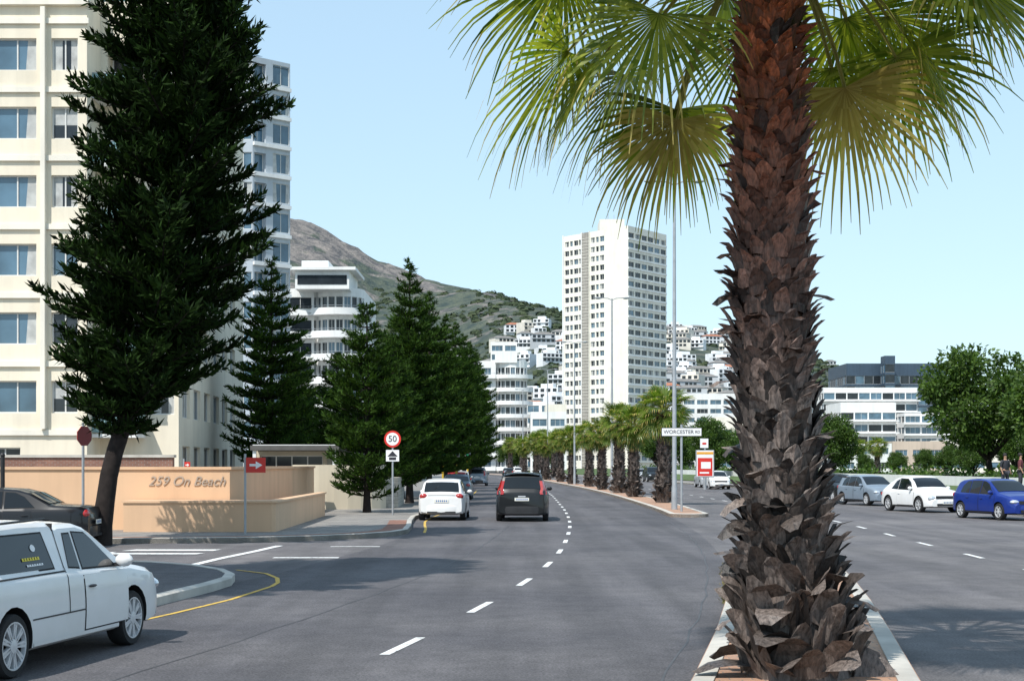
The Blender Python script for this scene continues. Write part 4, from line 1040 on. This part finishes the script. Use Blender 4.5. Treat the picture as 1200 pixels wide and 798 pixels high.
mb=MB(); disc(mb,0,0,2.80,.31,REDS); disc(mb,0,-.004,2.80,.235,WHT,th=.003); mb.obj('sign_face',t,False)
textmesh('lettering','50',.32,INK,t,(0,-.010,2.80),(math.pi/2,0,0),.004)
mb=MB(); mb.box(-.24,.24,.0,.012,1.98,2.40,WHT); mb.raw([(-.19,-.006,2.16),(.19,-.006,2.16),(0,-.006,2.36)],[(0,1,2)],INK); mb.box(-.13,.13,-.006,-.001,2.03,2.13,INK); mb.obj('crossing_sign',t,False)
def arrow_sign(x,y,h,w,hh,label,left=False):
    t=thing('arrow_sign',label,'traffic sign',(x,y,.13)); mb=MB(); mb.tube([(0,0.04,0),(0,.04,h+.1)],.032,STEEL,8); mb.obj('post',t,True,60)
    mb=MB(); mb.box(.03,.03+w,0,.012,h-hh,h,REDS); mb.obj('sign_face',t,False)
    mb=MB(); cz=h-hh/2; mb.box(.03+w*.18,.03+w*.55,-.006,-.002,cz-hh*.08,cz+hh*.08,WHT); mb.raw([(.03+w*.5,-.005,cz-hh*.26),(.03+w*.84,-.005,cz),(.03+w*.5,-.005,cz+hh*.26)],[(0,1,2)],WHT); mb.obj('arrow_symbol',t,False)
arrow_sign(bx(287,39.8),39.8,2.05,.52,.40,'red rectangular sign with white arrow on a slim post')
arrow_sign(bx(211,47),47.5,1.95,.18,.2,'small red arrow marker behind the boundary wall')
t=thing('stop_sign','dark red octagonal sign on a post beside the pine','traffic sign',(bx(99,38.6),38.6,.13),1.05); mb=MB(); mb.tube([(0,.05,0),(0,.05,2.95)],.035,STEEL,8); mb.obj('post',t,True,60)
mb=MB(); P=[(.27*math.cos(math.pi/8+k*math.pi/4),0,2.6+.27*math.sin(math.pi/8+k*math.pi/4)) for k in range(8)]; mb.face(P,M('sign_dark_red',(.25,.02,.02),.5,.1,3)); mb.grid([P,[(a,.012,c) for a,_,c in P]],REDS,True); mb.obj('sign_face',t,False)
t=thing('bollard_post','dark slim post at the side street corner','post',(bx(3,38.2),38.2,.13)); mb=MB(); mb.tube([(0,0,0),(0,0,2.1)],.06,BLACK,8); mb.ell((0,0,2.1),(.07,.07,.07),BLACK,8,5); mb.obj('post',t,True,60)
def robot(x,y,label='yellow post traffic signal at the crossing',g='traffic signals at the crossing'):
    t=thing('traffic_light',label,'traffic light',(x,y,.13),0,g); mb=MB(); mb.tube([(0,0,0),(0,0,3.2)],.07,YPOLE,8); mb.obj('pole',t,True,60)
    mb=MB(); mb.box(-.22,.22,-.04,-.02,2.35,3.5,WHT); mb.box(-.17,.17,-.22,-.041,2.4,3.45,BLACK); mb.obj('signal_housing',t,False)
    for z,c in ((3.25,REDS),(2.93,M('amber_lens',(.35,.2,.02),.3,.1,3)),(2.6,M('green_lens',(.02,.2,.1),.3,.1,3))): mb=MB(); disc(mb,0,-.226,z,.10,c); mb.obj('signal_lens',t,False)
    return t
rb_=robot(bx(529,100)+.4,98); cl(rb_,bx(548,118),118,.13,0,1); cl(rb_,bx(519,90),90,.13,.3,.95)
t=thing('advertising_board','white and red advertising panel on a grey post','billboard',(bx(826,112),112,.13))
mb=MB(); mb.box(-.68,.68,-.1,.1,.9,2.95,STEEL); mb.tube([(0,0,0),(0,0,.9)],.12,STEEL,8); mb.obj('frame',t,False)
mb=MB(); mb.box(-.62,.62,-.12,-.102,.96,2.89,WHT); mb.box(-.55,.55,-.13,-.121,1.0,2.35,REDS); mb.box(-.62,.62,-.13,-.121,2.62,2.80,M('poster_orange',(.75,.35,.03),.5,.08,2)); mb.box(-.3,.42,-.135,-.131,1.55,2.05,WHT); mb.box(-.4,.3,-.135,-.131,1.18,1.3,WHT); mb.obj('poster',t,False)
mb=MB(); mb.box(-.35,.25,-.06,.06,3.1,3.8,WHT); mb.box(-.05,.05,-.03,.03,2.95,3.1,STEEL); mb.box(-.2,.1,-.07,-.062,3.35,3.5,REDS); mb.obj('top_sign',t,False)
t=thing('seafront_wall','low white seafront wall behind the parked cars','wall',(0,0,0)); mb=MB()
q=[(kerbR(s)+6.2,s) for s in np.linspace(48,230,40)]; q2=[(x+.25,y) for x,y in q]; mb.prism(q2+q[::-1],.3,1.3,WPL); mb.obj('wall_panel',t,False)
rg=np.random.default_rng(11); P=[]
for i in range(260):
    s=rg.uniform(21,28) ; x=islL(s)+(-.03+abs(rg.normal(0,.06)))
    P.append((x,s,.14 if x>islL(s) else .01))
P=np.repeat(np.array(P),5,axis=0)+rg.normal(0,.03,(len(P)*5,3))*np.array([1,1,0]); Dv=rg.normal(0,.6,P.shape)+np.array([0,0,.7])
WEED=leafmat('dry_weeds',(.10,.10,.03),(.28,.22,.08),.2)
o=quads('weeds',diamonds(P,Dv,rg.uniform(.03,.09,len(P)),.018,rg),WEED); o['kind']='stuff'

# ------------------------------------------------------------ people
SKIN=M('skin_tone',(.35,.2,.13),.6,.08,4); CL1=M('dark_shirt',(.02,.022,.03),.85,.2,6); CL2=M('dark_trousers',(.035,.035,.045),.85,.2,6); HAIR=M('dark_hair',(.012,.009,.008),.7,.2,9); CL3=M('maroon_shirt',(.12,.03,.035),.85,.2,6)
def skinned(name,verts,edges,rad,mat,parent):
    me=bpy.data.meshes.new(name); me.from_pydata(verts,edges,[]); o=bpy.data.objects.new(name,me); coll.objects.link(o)
    md=o.modifiers.new('s','SKIN'); o.modifiers.new('d','SUBSURF').levels=1
    for i,r in enumerate(rad): me.skin_vertices[0].data[i].radius=(r,r*.85)
    me.skin_vertices[0].data[0].use_root=True
    dg=bpy.context.evaluated_depsgraph_get(); m2=bpy.data.meshes.new_from_object(o.evaluated_get(dg)); bpy.data.objects.remove(o)
    m2.materials.clear(); m2.materials.append(mat); m2.name=name; m2.polygons.foreach_set('use_smooth',[True]*len(m2.polygons)); return mk(name,m2,parent)
def person(x,y,z,rz,shirt,label):
    t=thing('person',label,'person',(x,y,z),rz)
    v=[(0,0,.95),(0,0,1.12),(0,0,1.32),(0,0,1.45),(0,0,1.53),(0,-.01,1.62),(0,0,1.72),
       (.19,0,1.40),(.25,.02,1.13),(.24,-.08,.90),(.24,-.10,.82),(-.19,0,1.40),(-.25,.02,1.13),(-.24,-.10,.90),(-.24,-.13,.82),
       (.10,0,.90),(.11,-.02,.50),(.12,.03,.09),(.12,-.12,.04),(-.10,0,.90),(-.12,.02,.50),(-.12,.08,.09),(-.12,-.07,.04)]
    e=[(0,1),(1,2),(2,3),(3,4),(4,5),(5,6),(3,7),(7,8),(8,9),(9,10),(3,11),(11,12),(12,13),(13,14),(0,15),(15,16),(16,17),(17,18),(0,19),(19,20),(20,21),(21,22)]
    r=[.13,.13,.15,.08,.05,.095,.07,.055,.042,.03,.035,.055,.042,.03,.035,.085,.06,.04,.035,.085,.06,.04,.035]
    skinned('body',v,e,r,SKIN,t)
    skinned('shirt',[v[i] for i in (0,1,2,3,7,8,11,12)],[(0,1),(1,2),(2,3),(3,4),(4,5),(3,6),(6,7)],[.155,.155,.175,.10,.075,.06,.075,.06],shirt,t)
    skinned('trousers',[v[i] for i in (0,15,16,17,19,20,21)],[(0,1),(1,2),(2,3),(0,4),(4,5),(5,6)],[.15,.105,.08,.06,.105,.08,.06],CL2,t)
    mb=MB(); mb.ell((0,.025,1.70),(.095,.105,.10),HAIR,12,8); mb.obj('hair',t,True); return t
person(bx(1178,68),68,.72,.4,CL1,'person in dark clothing standing on the seafront lawn')
person(bx(1196,70),70,.75,1.2,CL3,'person in maroon top standing beside the lawn')

# ------------------------------------------------------------ camera, light
cam=bpy.data.objects.new('camera',bpy.data.cameras.new('camera')); coll.objects.link(cam); scene.camera=cam
cam.location=(0,0,CH); cam.rotation_euler=(math.pi/2,0,0); cam.data.lens=52.5; cam.data.sensor_width=36; cam.data.shift_y=.1208; cam.data.clip_end=12000
dv=Vector((.42,.62,-1.0)); sl=bpy.data.lights.new('sun','SUN'); sl.energy=5.0; sl.angle=math.radians(.5); sl.color=(1,.96,.90)
so=bpy.data.objects.new('sun',sl); coll.objects.link(so); so.rotation_euler=dv.to_track_quat('-Z','Y').to_euler()
w=bpy.data.worlds.new('World'); scene.world=w; w.use_nodes=True; nt=w.node_tree; bg=nt.nodes['Background']
sk=nt.nodes.new('ShaderNodeTexSky'); sk.sky_type='NISHITA'; sk.sun_disc=False
sk.sun_elevation=math.atan(1/math.hypot(.42,.62)); sk.sun_rotation=math.atan2(-.42,-.62); sk.air_density=1.0; sk.dust_density=.6; sk.ozone_density=1.0
gm=nt.nodes.new('ShaderNodeGamma'); gm.inputs[1].default_value=.38; nt.links.new(sk.outputs[0],gm.inputs[0])
c=mixc(nt,1.0,gm.outputs[0],(2.75,3.4,3.75),'MULTIPLY')
nt.links.new(c,bg.inputs[0]); bg.inputs[1].default_value=.148
scene.view_settings.view_transform='Standard'; scene.view_settings.look='None'; scene.view_settings.exposure=0
